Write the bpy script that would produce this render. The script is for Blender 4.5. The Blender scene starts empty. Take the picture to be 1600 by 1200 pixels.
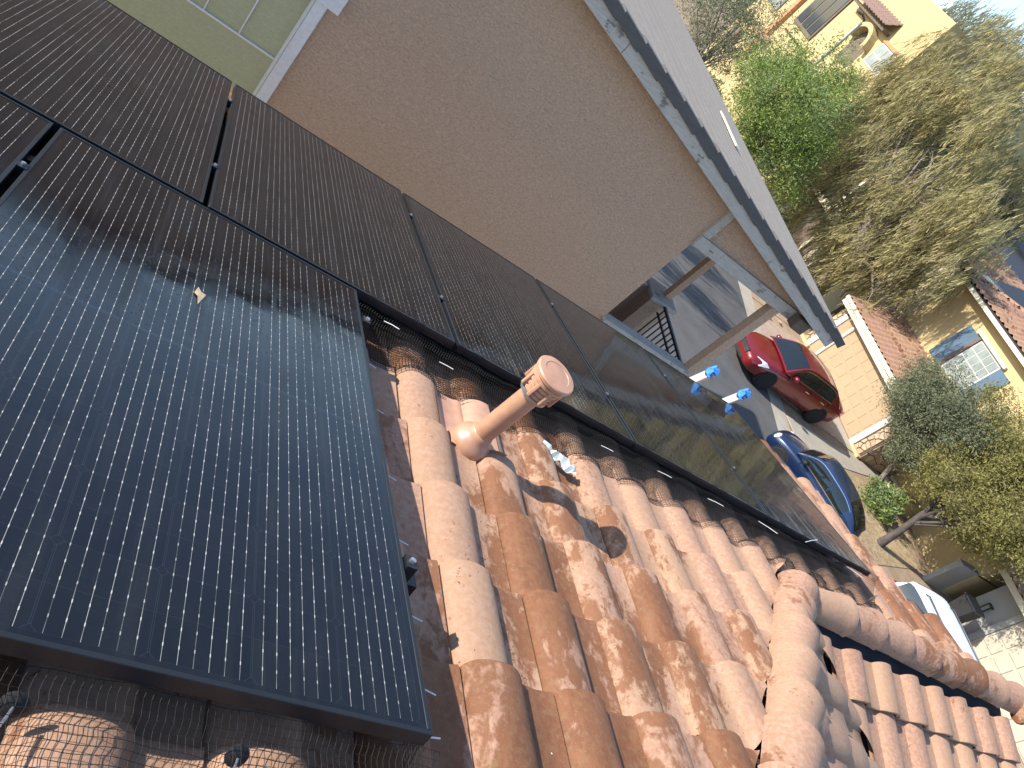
import bpy, bmesh, math, random
import numpy as np
from mathutils import Vector, Matrix, noise as mnoise
random.seed(7); rng = np.random.default_rng(7)
SC = bpy.context.scene
R = math.radians
GZ = 8.0                                   # camera height above the ground

# ------------------------------------------------------------ camera, light, exposure
cam_d = bpy.data.cameras.new('camera'); cam = bpy.data.objects.new('camera', cam_d); SC.collection.objects.link(cam)
SC.camera = cam
ex = Vector((0.75988, -0.05393, 0.64782)); ey = Vector((-0.41399, 0.72818, 0.54623)); ez = Vector((-0.50119, -0.68326, 0.53101))
mw = Matrix((ex, ey, ez)).transposed().to_4x4(); mw.translation = (0, 0, GZ); cam.matrix_world = mw
cam_d.sensor_width = 36.0; cam_d.lens = 36.0 * 1207 / 1600; cam_d.clip_start = 0.05; cam_d.clip_end = 1500

SUN = Vector((-0.82, 0.27, 0.50)).normalized()
sun_el = math.asin(SUN.z); sun_az = math.atan2(SUN.x, SUN.y)      # azimuth clockwise from +Y
W = bpy.data.worlds.new('World'); SC.world = W; W.use_nodes = True
nt = W.node_tree; nt.nodes.clear()
sky = nt.nodes.new('ShaderNodeTexSky'); sky.sky_type = 'NISHITA'; sky.sun_disc = False
sky.sun_elevation = sun_el; sky.sun_rotation = sun_az; sky.altitude = 600; sky.air_density = 1.0; sky.dust_density = 0.6; sky.ozone_density = 2.0
bg = nt.nodes.new('ShaderNodeBackground'); bg.inputs['Strength'].default_value = 0.15
wo = nt.nodes.new('ShaderNodeOutputWorld'); nt.links.new(sky.outputs[0], bg.inputs[0]); nt.links.new(bg.outputs[0], wo.inputs[0])
ld = bpy.data.lights.new('sun', 'SUN'); ld.energy = 3.8; ld.angle = R(0.55); ld.color = (1.0, 0.95, 0.87)
sun = bpy.data.objects.new('sun', ld); SC.collection.objects.link(sun)
sun.rotation_euler = SUN.to_track_quat('Z', 'Y').to_euler(); sun.location = (-20, 10, 40)
vs = SC.view_settings; vs.view_transform = 'Standard'; vs.look = 'None'; vs.gamma = 1.0; vs.exposure = 1.08; vs.use_curve_mapping = False

# ------------------------------------------------------------ node expressions
class S:
    def __init__(s, nt, sock): s.nt, s.k = nt, sock
    def _m(s, op, *a, clamp=False):
        n = s.nt.nodes.new('ShaderNodeMath'); n.operation = op; n.use_clamp = clamp
        for i, v in enumerate((s,) + a):
            if isinstance(v, S): s.nt.links.new(v.k, n.inputs[i])
            else: n.inputs[i].default_value = v
        return S(s.nt, n.outputs[0])
    def __add__(s, o): return s._m('ADD', o)
    def __radd__(s, o): return s._m('ADD', o)
    def __sub__(s, o): return s._m('SUBTRACT', o)
    def __rsub__(s, o): return (s * -1.0) + o
    def __mul__(s, o): return s._m('MULTIPLY', o)
    def __rmul__(s, o): return s._m('MULTIPLY', o)
    def __truediv__(s, o): return s._m('DIVIDE', o)
    def fr(s): return s._m('FRACT')
    def ab(s): return s._m('ABSOLUTE')
    def lt(s, o): return s._m('LESS_THAN', o)
    def gt(s, o): return s._m('GREATER_THAN', o)
    def mx(s, o): return s._m('MAXIMUM', o)
    def mn(s, o): return s._m('MINIMUM', o)
    def st(s, a, b):
        n = s.nt.nodes.new('ShaderNodeMapRange'); n.interpolation_type = 'SMOOTHSTEP'
        s.nt.links.new(s.k, n.inputs[0]); n.inputs[1].default_value = a; n.inputs[2].default_value = b
        return S(s.nt, n.outputs[0])
class T:                                    # a material under construction
    def __init__(t, name):
        t.m = bpy.data.materials.new(name); t.m.use_nodes = True; t.nt = t.m.node_tree
        t.b = next(n for n in t.nt.nodes if n.type == 'BSDF_PRINCIPLED')
    def n(t, ty): return t.nt.nodes.new(ty)
    def pos(t, kind='pos'):
        if kind == 'pos': return t.n('ShaderNodeNewGeometry').outputs['Position']
        return t.n('ShaderNodeTexCoord').outputs['Object']
    def map(t, v, sc=(1, 1, 1), rot=(0, 0, 0)):
        n = t.n('ShaderNodeMapping'); t.nt.links.new(v, n.inputs[0]); n.inputs['Scale'].default_value = sc; n.inputs['Rotation'].default_value = rot
        return n.outputs[0]
    def xyz(t, v):
        n = t.n('ShaderNodeSeparateXYZ'); t.nt.links.new(v, n.inputs[0]); return [S(t.nt, o) for o in n.outputs]
    def noise(t, v, sc, det=4, rough=0.55, dist=0.0):
        n = t.n('ShaderNodeTexNoise'); t.nt.links.new(v, n.inputs['Vector']); n.inputs['Scale'].default_value = sc
        n.inputs['Detail'].default_value = det; n.inputs['Roughness'].default_value = rough; n.inputs['Distortion'].default_value = dist
        return S(t.nt, n.outputs[0])
    def voro(t, v, sc, feat='F1', rnd=1.0):
        n = t.n('ShaderNodeTexVoronoi'); n.feature = feat; t.nt.links.new(v, n.inputs['Vector']); n.inputs['Scale'].default_value = sc
        n.inputs['Randomness'].default_value = rnd
        return S(t.nt, n.outputs['Distance']), n.outputs['Color']
    def wave(t, v, sc, dist=2.0, det=3, direction='X'):
        n = t.n('ShaderNodeTexWave'); t.nt.links.new(v, n.inputs['Vector']); n.inputs['Scale'].default_value = sc; n.bands_direction = direction
        n.inputs['Distortion'].default_value = dist; n.inputs['Detail'].default_value = det; return S(t.nt, n.outputs['Fac'])
    def rnd(t): return S(t.nt, t.n('ShaderNodeObjectInfo').outputs['Random'])
    def isl(t): return S(t.nt, t.n('ShaderNodeNewGeometry').outputs['Random Per Island'])
    def mix(t, f, a, b):
        n = t.n('ShaderNodeMix'); n.data_type = 'RGBA'
        for i, v in ((0, f), (6, a), (7, b)):
            if isinstance(v, S): t.nt.links.new(v.k, n.inputs[i])
            elif hasattr(v, 'links') or isinstance(v, bpy.types.NodeSocket): t.nt.links.new(v, n.inputs[i])
            elif i == 0: n.inputs[i].default_value = v
            else: n.inputs[i].default_value = (*v, 1) if len(v) == 3 else v
        return n.outputs[2]
    def set(t, key, v):
        i = t.b.inputs[key]
        if isinstance(v, S): t.nt.links.new(v.k, i)
        elif isinstance(v, bpy.types.NodeSocket): t.nt.links.new(v, i)
        else: i.default_value = (*v, 1) if (hasattr(v, '__len__') and len(v) == 3 and i.type == 'RGBA') else v
        return t
    def bump(t, h, strength=0.3, dist=0.01):
        n = t.n('ShaderNodeBump'); n.inputs['Strength'].default_value = strength; n.inputs['Distance'].default_value = dist
        t.nt.links.new(h.k, n.inputs['Height']); t.nt.links.new(n.outputs[0], t.b.inputs['Normal']); return t

def plain(name, col, rough=0.6, metal=0.0, var=0.12, sc=14, bump=0.0, spec=None, bsc=None):
    t = T(name); p = t.pos()
    k = t.noise(p, sc, 5) * 0.6 + t.noise(p, sc * 0.17, 3) * 0.4
    t.set('Base Color', t.mix(k.st(0.3, 0.7), [c * (1 - var) for c in col], [min(1, c * (1 + var)) for c in col]))
    t.set('Roughness', rough).set('Metallic', metal)
    if spec is not None: t.set('Specular IOR Level', spec)
    if bump: t.bump(t.noise(p, bsc or sc * 4, 4), 0.5, bump)
    return t.m

M = {}
def mat_tile(name, bias):
    t = T(name); p = t.pos(); X, Y, Z = t.xyz(p); r = t.rnd()
    st = t.map(p, (1.0, 0.55, 0.8))
    n1 = t.noise(st, 3.2, 4, 0.6, 0.6); n2 = t.noise(st, 22, 6, 0.72, 0.4); n3 = t.noise(p, 420, 2); n4 = t.noise(p, 60, 3)
    grad = X.st(1.7, 2.5) * -0.145 + X.st(1.2, 1.45) * 0.055 - 0.02 + X.st(4.4, 4.7) * 0.10
    wet = (n1 * 0.62 + n2 * 0.38 + (r - 0.5) * 0.17 + grad + bias).st(0.465, 0.53)
    # speckle of drips
    spk = t.noise(t.map(p, (1, 1, 1)), 48, 3, 0.8); wet = wet.mx((spk + (n1 - 0.5) * 0.55 + grad * 0.35 + bias * 0.4).st(0.63, 0.66))
    r2 = (r * 7.31).fr()
    dry = t.mix(r2, (0.305, 0.16, 0.105), (0.355, 0.215, 0.125)); dry = t.mix((n4 * 0.7 + n2 * 0.3).st(0.35, 0.7), dry, (0.40, 0.25, 0.172))
    dark = t.mix(n2.st(0.3, 0.7), (0.150, 0.058, 0.026), (0.215, 0.092, 0.043)); dark = t.mix((n4 * 1.0).st(0.45, 0.75), dark, (0.20, 0.105, 0.05))
    col = t.mix(wet, dry, dark)
    col = t.mix(n3.st(0.62, 0.75) * 0.35, col, (0.52, 0.36, 0.26)); col = t.mix(n3.st(0.40, 0.25) * 0.4, col, (0.16, 0.08, 0.045))
    d, _ = t.voro(p, 9.0); col = t.mix(d.lt(0.035) * (t.noise(p, 3, 2).gt(0.52)), col, (0.6, 0.52, 0.44))      # droppings, lime specks
    t.set('Base Color', col).set('Roughness', 0.86 - wet * 0.16).set('Specular IOR Level', 0.3)
    return t.bump(n3 * 0.5 + n4 * 0.5 + n2 * 0.4, 0.35, 0.004).m
M['tile'] = mat_tile('terracotta_tile', 0.0)
M['tile_dry'] = mat_tile('terracotta_tile_dry', -0.13)
M['cap'] = mat_tile('terracotta_cap', 0.012)
M['felt'] = plain('roof_felt', (0.03, 0.03, 0.035), 0.9)
M['mortar'] = plain('flashing_grey', (0.16, 0.18, 0.2), 0.6)

def mat_glass(w, L):
    t = T('solar_glass'); p = t.pos('obj'); x, y, z = t.xyz(p); wp = t.pos(); X, Y, Z = t.xyz(wp)
    m = 0.022; pu = (w - 2 * m) / 6; pv = (L - 2 * m) / 20
    cu = (x - m) / pu; cf = cu.fr(); cv = (y - m) / pv; vf = cv.fr()
    inside = x.gt(m) * x.lt(w - m) * y.gt(m) * y.lt(L - m)
    wf = (((cf - 0.04) / 0.92) * 6.0).fr(); wd = (wf - 0.5).ab() * (pu * 0.92 / 6)
    act = cf.gt(0.04) * cf.lt(0.96)
    padf = ((y / 0.0365).fr() - 0.5).ab() * 0.0365
    brk = t.noise(t.map(p, (140, 9, 1)), 1.0, 2); wire = wd.lt(0.00042) * (brk.st(0.36, 0.6) * 0.55 + 0.18); pad = wd.lt(0.0009) * padf.lt(0.0034) * (brk.st(.3, .55) * .6 + .4)
    wires = wire.mx(pad) * act * inside
    du = (0.5 - (cf - 0.5).ab()) * pu; dv = (0.5 - (vf - 0.5).ab()) * pv; dp = (0.5 - ((cv / 2.0).fr() - 0.5).ab()) * (pv * 2)
    gap = ((du - 0.0016).ab().lt(0.0005) * dp.gt(0.010)).mx(((du + dp) - 0.0115).ab().lt(0.0007)) * inside
    mid = ((y - L / 2).ab()).lt(0.0045) * inside
    rowl = dv.lt(0.0006) * inside
    nd = t.noise(wp, 230, 3, 0.7); nb = t.noise(wp, 2.3, 4, 0.6, 0.5); big = t.noise(t.map(wp, (1, 0.6, 1)), 5.0, 4, 0.6, 0.8)
    base = t.mix(((cu._m('FLOOR') + cv._m('FLOOR') * 0.37 + t.rnd() * 5) * 0.618).fr() * 0.6, (0.0055, 0.0062, 0.0085), (0.0095, 0.0095, 0.0115))
    fing = ((y / 0.0028).fr() - 0.5).ab().lt(0.09) * 0.02
    base = t.mix(gap * 0.13, base, (0.10, 0.11, 0.13)); base = t.mix(rowl * 0.15, base, (0.05, 0.055, 0.06)); base = t.mix(mid * 0.8, base, (0.015, 0.021, 0.031))
    strk = t.noise(t.map(p, (13, 1.1, 1)), 1.3, 5, 0.65, 0.5).st(0.5, 0.68)
    dust = (nd.st(0.6, 0.85) * 0.009 + strk * nd * 0.016 + big.st(0.45, 0.75) * 0.006) + 0.001
    base = t.mix(dust, base, (0.55, 0.50, 0.44))
    base = t.mix(wires, base, (0.46, 0.435, 0.39))
    wetm = (nb * 0.7 + big * 0.3).st(0.42, 0.58).mx(X.st(1.4, 2.4) * 0.9)          # rinsed, still wet areas mirror; dusty ones blur
    dr, _ = t.voro(wp, 75, 'F1'); drop = dr.st(0.30, 0.12) * big.gt(0.5) * nd.gt(0.42)
    t.set('Base Color', base).set('Roughness', 0.15 - wetm * 0.11 + strk * 0.10).set('IOR', 1.5)
    t.set('Specular IOR Level', 0.37)
    t.bump(t.noise(wp, 3.5, 2) * 1.0 + drop * 0.10, 0.30, 0.004)
    return t.m
M['black_metal'] = plain('black_anodised', (0.018, 0.019, 0.021), 0.38, 0.3)
M['steel'] = plain('steel', (0.55, 0.55, 0.54), 0.35, 0.9)
M['wire'] = plain('black_wire', (0.012, 0.011, 0.011), 0.5, 0.0, spec=0.3)
M['tie'] = plain('white_nylon', (0.72, 0.71, 0.68), 0.5)
M['rubber'] = plain('rubber', (0.012, 0.012, 0.013), 0.75)
M['pipe'] = plain('painted_pipe', (0.46, 0.245, 0.15), 0.42, 0, 0.16, 20)
M['lead'] = plain('pipe_metal', (0.42, 0.42, 0.42), 0.35, 0.8)

def mat_stucco(name, col, rough_sc=55, amt=0.012, var=0.16, stain=0.3, streak=False):
    t = T(name); p = t.pos()
    st = t.map(p, (1, 1, 1.8), (0, 0.7, 0))
    h = t.noise(st, rough_sc, 6, 0.7, 0.6); h2 = t.noise(st, rough_sc * 0.35, 4, 0.6, 1.2); big = t.noise(p, 0.6, 4, 0.6)
    c = t.mix(h.st(0.3, 0.7), [x * (1 - var) for x in col], [min(1, x * (1 + var)) for x in col])
    c = t.mix(big.st(0.35, 0.75) * stain, c, (col[0] * 0.92, col[1] * 0.84, col[2] * 0.76))
    if streak:
        k = t.noise(t.map(p, (1.0, 1, 3.2), (0, 0.75, 0)), 17, 6, 0.8, 0.8); c = t.mix(k.st(0.55, 0.66) * .8, c, [min(1, x * 1.3) for x in col]); c = t.mix(k.st(0.45, 0.35) * .7, c, [x * .66 for x in col]); h2 = h2 + k
    t.set('Base Color', c).set('Roughness', 0.95).set('Specular IOR Level', 0.15)
    return t.bump(h * 0.6 + h2 * 0.7, 0.8, amt).m
M['stucco'] = mat_stucco('brown_stucco', (0.66, 0.445, 0.315), 38, 0.035, 0.22, .2, True)
M['stucco_y'] = mat_stucco('yellow_stucco', (0.50, 0.385, 0.195), 40, 0.0012, 0.05, .12)
M['stucco_g'] = mat_stucco('slate_stucco', (0.22, 0.22, 0.25), 40, 0.0012, 0.06, .1)
M['stucco_c'] = mat_stucco('cream_stucco', (0.58, 0.52, 0.37), 40, 0.0012, 0.05, .1)
M['stucco_h'] = mat_stucco('grey_stucco', (0.32, 0.31, 0.28), 40, 0.0012, 0.08, .1)
M['trim'] = plain('lavender_trim', (0.72, 0.69, 0.69), 0.8, 0, 0.08, 30, 0.003)
M['white'] = plain('white_paint', (0.66, 0.64, 0.58), 0.55, 0, 0.05)
M['cream'] = plain('cream_trim', (0.62, 0.57, 0.43), 0.6, 0, 0.05)
M['orange_trim'] = plain('orange_trim', (0.48, 0.23, 0.10), 0.7)
M['garage'] = plain('tan_door', (0.36, 0.25, 0.145), 0.6, 0, 0.05)
M['garage2'] = plain('beige_door', (0.42, 0.37, 0.28), 0.6, 0, 0.05)
M['shutter'] = plain('blue_shutter', (0.075, 0.125, 0.175), 0.55)
def mat_wood():
    t = T('weathered_board'); p = t.pos(); g = t.noise(t.map(p, (3, 30, 30), (0, R(12), 0)), 2.2, 6, 0.7, 0.5); n = t.noise(p, 6, 5, 0.65)
    c = t.mix(g.st(0.3, 0.7), (0.40, 0.36, 0.32), (0.56, 0.51, 0.455)); c = t.mix((n * 0.6 + g * 0.4).st(0.56, 0.62), c, (0.19, 0.165, 0.14))
    t.set('Base Color', c).set('Roughness', 0.85); return t.bump(g, 0.6, 0.006).m
M['board'] = mat_wood()
M['board_dark'] = plain('brown_beam', (0.14, 0.10, 0.075), 0.8, 0, 0.2, 20)
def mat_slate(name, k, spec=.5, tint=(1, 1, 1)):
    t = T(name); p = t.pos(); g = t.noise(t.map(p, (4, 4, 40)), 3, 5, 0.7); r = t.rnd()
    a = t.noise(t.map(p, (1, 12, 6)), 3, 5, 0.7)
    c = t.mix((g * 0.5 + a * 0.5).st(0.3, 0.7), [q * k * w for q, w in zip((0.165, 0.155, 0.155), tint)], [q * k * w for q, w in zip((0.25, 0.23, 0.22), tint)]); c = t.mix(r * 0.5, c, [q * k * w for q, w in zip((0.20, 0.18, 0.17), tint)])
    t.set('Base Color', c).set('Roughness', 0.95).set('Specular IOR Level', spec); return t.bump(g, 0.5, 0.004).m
M['slate'] = mat_slate('flat_concrete_tile', 0.5)  # darker copy of the tile: shade on the rake sides put into the colour
M['slate_top'] = mat_slate('sunlit_top_tile', 1.5, 0.0, (1.10, 1.03, .88))  # paler, warmer copy: sunlight on the roof top put into the colour
def mat_screen():
    t = T('solar_screen'); p = t.pos(); X, Y, Z = t.xyz(p); n = t.noise(p, 90, 4, 0.7); q = t.noise(t.map(p, (1, 1, 3.5)), 26, 3, 0.6, 1.0)
    c = t.mix((n * 0.4 + q * 0.6).st(0.3, 0.7), (0.36, 0.36, 0.22), (0.48, 0.47, 0.30)); t.set('Base Color', c).set('Roughness', 0.5); return t.bump(n, 0.3, 0.002).m
M['screen'] = mat_screen()
M['glass_dark'] = plain('window_glass', (0.03, 0.04, 0.045), 0.06, spec=0.6)
M['glass_pale'] = plain('curtained_glass', (0.24, 0.27, 0.25), 0.15, var=0.2, sc=3)
M['iron'] = plain('black_iron', (0.012, 0.014, 0.018), 0.45)
def mat_ground(name, a, b, sc, bump=0.01, fine=40):
    t = T(name); p = t.pos(); n = t.noise(p, sc, 5, 0.65); f = t.noise(p, fine, 4, 0.75); big = t.noise(p, 0.25, 4)
    c = t.mix((n * 0.35 + f * 0.5 + big * 0.25).st(0.42, 0.66), a, b); t.set('Base Color', c).set('Roughness', 0.95).set('Specular IOR Level', 0.2); return t.bump(f, 0.6, bump).m
M['asphalt'] = mat_ground('asphalt', (0.085, 0.083, 0.082), (0.125, 0.122, 0.118), 1.2, 0.006)
M['concrete'] = mat_ground('concrete', (0.33, 0.29, 0.23), (0.43, 0.38, 0.31), 2, 0.004)
M['dirt'] = mat_ground('dry_soil', (0.26, 0.18, 0.115), (0.42, 0.31, 0.21), 2, 0.02)
M['gravel'] = mat_ground('gravel_tan', (0.25, 0.17, 0.09), (0.52, 0.40, 0.24), 5, 0.03, 22)
def mat_paver():
    t = T('driveway_pavers'); p = t.pos(); b = t.n('ShaderNodeTexBrick'); t.nt.links.new(p, b.inputs['Vector']); b.inputs['Scale'].default_value = 1.0
    b.inputs['Brick Width'].default_value = 0.24; b.inputs['Row Height'].default_value = 0.12; b.inputs['Mortar Size'].default_value = 0.006
    b.inputs['Color1'].default_value = (0.36, 0.25, 0.185, 1); b.inputs['Color2'].default_value = (0.47, 0.34, 0.25, 1); b.inputs['Mortar'].default_value = (0.24, 0.19, 0.15, 1)
    n = t.noise(p, 2, 4); t.set('Base Color', t.mix(n.st(0.3, 0.8) * 0.4, b.outputs[0], (0.40, 0.33, 0.27))).set('Roughness', 0.9); return t.m
M['paver'] = mat_paver()
def mat_stone():
    t = T('veneer_stone'); r = t.rnd(); p = t.pos(); n = t.noise(p, 12, 4)
    c = t.mix(r, (0.30, 0.20, 0.125), (0.52, 0.37, 0.235)); c = t.mix(n.st(0.4, 0.7) * 0.4, c, (0.55, 0.44, 0.31)); t.set('Base Color', c).set('Roughness', 0.9); return t.bump(n, 0.6, 0.02).m
M['stone'] = mat_stone(); M['grout'] = plain('dark_grout', (0.10, 0.075, 0.055), 0.95)
def mat_leaf(name, a, b, c, sc=0.9):
    t = T(name); i = t.isl(); n = t.noise(t.pos(), sc, 3)
    k = t.mix(i, a, b); k = t.mix(n.st(0.42, 0.7), k, c); t.set('Base Color', k).set('Roughness', 0.6).set('Specular IOR Level', 0.25)
    tr = t.n('ShaderNodeBsdfTranslucent'); t.nt.links.new(k, tr.inputs[0]); ms = t.n('ShaderNodeMixShader'); ms.inputs[0].default_value = 0.38
    out = next(q for q in t.nt.nodes if q.type == 'OUTPUT_MATERIAL'); t.nt.links.new(t.b.outputs[0], ms.inputs[1]); t.nt.links.new(tr.outputs[0], ms.inputs[2]); t.nt.links.new(ms.outputs[0], out.inputs[0])
    return t.m
M['leaf_weep'] = mat_leaf('weeping_leaf', (0.075, 0.07, 0.032), (0.60, 0.50, 0.225), (0.36, 0.33, 0.155))
M['leaf_grey'] = mat_leaf('greyish_leaf', (0.16, 0.165, 0.11), (0.29, 0.28, 0.18), (0.22, 0.23, 0.15))
M['leaf_green'] = mat_leaf('bright_leaf', (0.14, 0.205, 0.05), (0.33, 0.40, 0.10), (0.23, 0.29, 0.13))
M['leaf_yel'] = mat_leaf('yellowgreen_leaf', (0.17, 0.16, 0.05), (0.36, 0.32, 0.11), (0.26, 0.235, 0.095))
M['leaf_olive'] = mat_leaf('olive_leaf', (0.13, 0.15, 0.085), (0.28, 0.285, 0.17), (0.19, 0.21, 0.125))
M['bark'] = plain('bark', (0.17, 0.135, 0.11), 0.95, 0, 0.35, 9, 0.02)
M['bark_d'] = plain('dark_bark', (0.075, 0.06, 0.05), 0.95, 0, 0.35, 9, 0.02)
def paint(name, c, coat=1.0):
    t = T(name); t.set('Base Color', c).set('Roughness', 0.32).set('Metallic', 0.25).set('Coat Weight', coat).set('Coat Roughness', 0.05)
    n = t.noise(t.pos(), 2.0, 4); t.set('Roughness', n * 0.25 + 0.2); return t.m
M['red'] = paint('red_paint', (0.20, 0.008, 0.010)); M['blue'] = paint('blue_paint', (0.007, 0.021, 0.068)); M['white_car'] = plain('white_car_paint', (0.78, 0.79, 0.80), 0.25, 0, 0.02)
M['chrome'] = plain('chrome', (0.75, 0.75, 0.76), 0.12, 1.0, 0.02); M['lamp'] = plain('lamp_lens', (0.62, 0.62, 0.64), 0.12, 0.2); M['tail'] = plain('tail_lens', (0.35, 0.02, 0.02), 0.2)
M['car_glass'] = plain('car_glass', (0.012, 0.016, 0.017), 0.04, spec=0.8); M['alloy'] = plain('alloy', (0.45, 0.45, 0.46), 0.35, 0.8)
M['hub_dark'] = plain('dark_hub', (0.06, 0.055, 0.05), 0.5, 0.4)
M['blue_cloth'] = plain('blue_cloth', (0.05, 0.24, 0.62), 0.8, 0, 0.3, 40, 0.01); M['alu'] = plain('ladder_rail', (0.66, 0.66, 0.63), 0.45, 0.3)
M['foil'] = plain('crumpled_film', (0.50, 0.55, 0.53), 0.4, 0.1, 0.15, 60); M['drop'] = plain('dropping', (0.34, 0.255, 0.165), 0.9, 0, 0.3, 80)
M['pale_wood'] = plain('pale_batten', (0.75, 0.66, 0.45), 0.8)

# ------------------------------------------------------------ mesh helpers
def tag(o, label=None, cat=None, group=None, kind=None):
    if label: o['label'] = label
    if cat: o['category'] = cat
    if group: o['group'] = group
    if kind: o['kind'] = kind
    return o
def thing(name, label, cat, loc=(0, 0, 0), group=None, mat=None):
    o = bpy.data.objects.new(name, None); SC.collection.objects.link(o); o.empty_display_size = 0.2
    if mat is not None: o.matrix_world = mat
    else: o.location = loc
    return tag(o, label, cat, group)
def link(name, me, parent=None, mat=None):
    o = bpy.data.objects.new(name, me); SC.collection.objects.link(o)
    if parent is not None: o.parent = parent
    if mat is not None: o.matrix_local = mat
    return o
class MB:
    def __init__(s, org=(0, 0, 0)): s.v, s.f, s.o = [], [], Vector(org)
    def add(s, vs, fs):
        k = len(s.v); s.v += [tuple(Vector(q) - s.o) for q in vs]; s.f += [tuple(i + k for i in f) for f in fs]; return s
    def box(s, a, b):
        x0, y0, z0 = a; x1, y1, z1 = b
        return s.add([(x0, y0, z0), (x1, y0, z0), (x1, y1, z0), (x0, y1, z0), (x0, y0, z1), (x1, y0, z1), (x1, y1, z1), (x0, y1, z1)],
                     [(0, 3, 2, 1), (4, 5, 6, 7), (0, 1, 5, 4), (1, 2, 6, 5), (2, 3, 7, 6), (3, 0, 4, 7)])
    def obox(s, c, ax, half):                # oriented box: centre, 3 axes, half sizes
        c = Vector(c); X, Y, Z = [Vector(a).normalized() * h for a, h in zip(ax, half)]
        vs = [c + X * i + Y * j + Z * k for k in (-1, 1) for i, j in ((-1, -1), (1, -1), (1, 1), (-1, 1))]
        return s.add(vs, [(0, 3, 2, 1), (4, 5, 6, 7), (0, 1, 5, 4), (1, 2, 6, 5), (2, 3, 7, 6), (3, 0, 4, 7)])
    def bar(s, a, b, w, d, up=(0, 0, 1)):
        a, b = Vector(a), Vector(b); X = (b - a); Y = X.cross(Vector(up)).normalized(); Z = Y.cross(X).normalized()
        return s.obox((a + b) / 2, (X, Y, Z), (X.length / 2, w / 2, d / 2))
    def poly(s, pts, th, n=None):            # slab: polygon extruded by th along -n
        P = [Vector(p) for p in pts]; nn = Vector(n).normalized() if n else (P[1] - P[0]).cross(P[2] - P[0]).normalized()
        k = len(P); Q = [p - nn * th for p in P]
        return s.add(P + Q, [tuple(range(k)), tuple(range(2 * k - 1, k - 1, -1))] + [(i, k + i, k + (i + 1) % k, (i + 1) % k) for i in range(k)])
    def tube(s, pts, rad, n=8, cap=True):
        P = [Vector(p) for p in pts]; m = len(P); rr = rad if hasattr(rad, '__len__') else [rad] * m; vs = []
        ref = Vector((0, 0, 1)) if abs((P[-1] - P[0]).normalized().z) < 0.9 else Vector((1, 0, 0))
        for i, p in enumerate(P):
            d = (P[min(i + 1, m - 1)] - P[max(i - 1, 0)]).normalized(); a = d.cross(ref).normalized(); b = d.cross(a)
            vs += [p + (a * math.cos(t) + b * math.sin(t)) * rr[i] for t in [2 * math.pi * j / n for j in range(n)]]
        fs = [(i * n + j, i * n + (j + 1) % n, (i + 1) * n + (j + 1) % n, (i + 1) * n + j) for i in range(m - 1) for j in range(n)]
        if cap: fs += [tuple(range(n))[::-1], tuple((m - 1) * n + j for j in range(n))]
        return s.add(vs, fs)
    def lathe(s, prof, c, axis=(0, 0, 1), n=20):   # prof: list of (r, h)
        c = Vector(c); d = Vector(axis).normalized(); ref = Vector((0, 0, 1)) if abs(d.z) < 0.9 else Vector((1, 0, 0)); a = d.cross(ref).normalized(); b = d.cross(a); vs = []
        for r, h in prof: vs += [c + d * h + (a * math.cos(t) + b * math.sin(t)) * r for t in [2 * math.pi * j / n for j in range(n)]]
        m = len(prof); fs = [(i * n + j, (i + 1) * n + j, (i + 1) * n + (j + 1) % n, i * n + (j + 1) % n) for i in range(m - 1) for j in range(n)]
        fs += [tuple(range(n)), tuple((m - 1) * n + j for j in range(n))[::-1]]
        return s.add(vs, fs)
    def grid(s, fn, nu, nv):
        vs = [fn(i / nu, j / nv) for j in range(nv + 1) for i in range(nu + 1)]
        return s.add(vs, [(j * (nu + 1) + i, j * (nu + 1) + i + 1, (j + 1) * (nu + 1) + i + 1, (j + 1) * (nu + 1) + i) for j in range(nv) for i in range(nu)])
    def mesh(s, name, mat, smooth=False, bevel=0, fix=True):
        me = bpy.data.meshes.new(name); me.from_pydata(s.v, [], s.f); me.materials.append(mat)
        if fix or bevel:
            bm = bmesh.new(); bm.from_mesh(me)
            if bevel: bmesh.ops.bevel(bm, geom=list(bm.edges), offset=bevel, segments=1, affect='EDGES')
            if fix: bmesh.ops.recalc_face_normals(bm, faces=bm.faces)
            bm.to_mesh(me); bm.free()
        if smooth:
            me.polygons.foreach_set('use_smooth', [True] * len(me.polygons)); me.set_sharp_from_angle(angle=R(smooth if smooth > 1 else 35))
        me.update(); return me
    def build(s, name, mat, parent=None, smooth=False, bevel=0, fix=True, label=None):
        o = link(name, s.mesh(name, mat, smooth, bevel, fix), parent)
        if label: o['label'] = label
        return o
def np_mesh(name, V, F, mat):                # V (n,3), F (m,4)
    me = bpy.data.meshes.new(name); V = np.asarray(V, dtype=np.float32); F = np.asarray(F, dtype=np.int32); k = F.shape[1]
    me.vertices.add(len(V)); me.vertices.foreach_set('co', V.ravel()); me.loops.add(F.size); me.loops.foreach_set('vertex_index', F.ravel())
    me.polygons.add(len(F)); me.polygons.foreach_set('loop_start', np.arange(0, F.size, k, dtype=np.int32))
    me.update(calc_edges=True); me.materials.append(mat); return me
def G(x, y, z): return (x, y, z + GZ)        # camera-relative height to world

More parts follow.
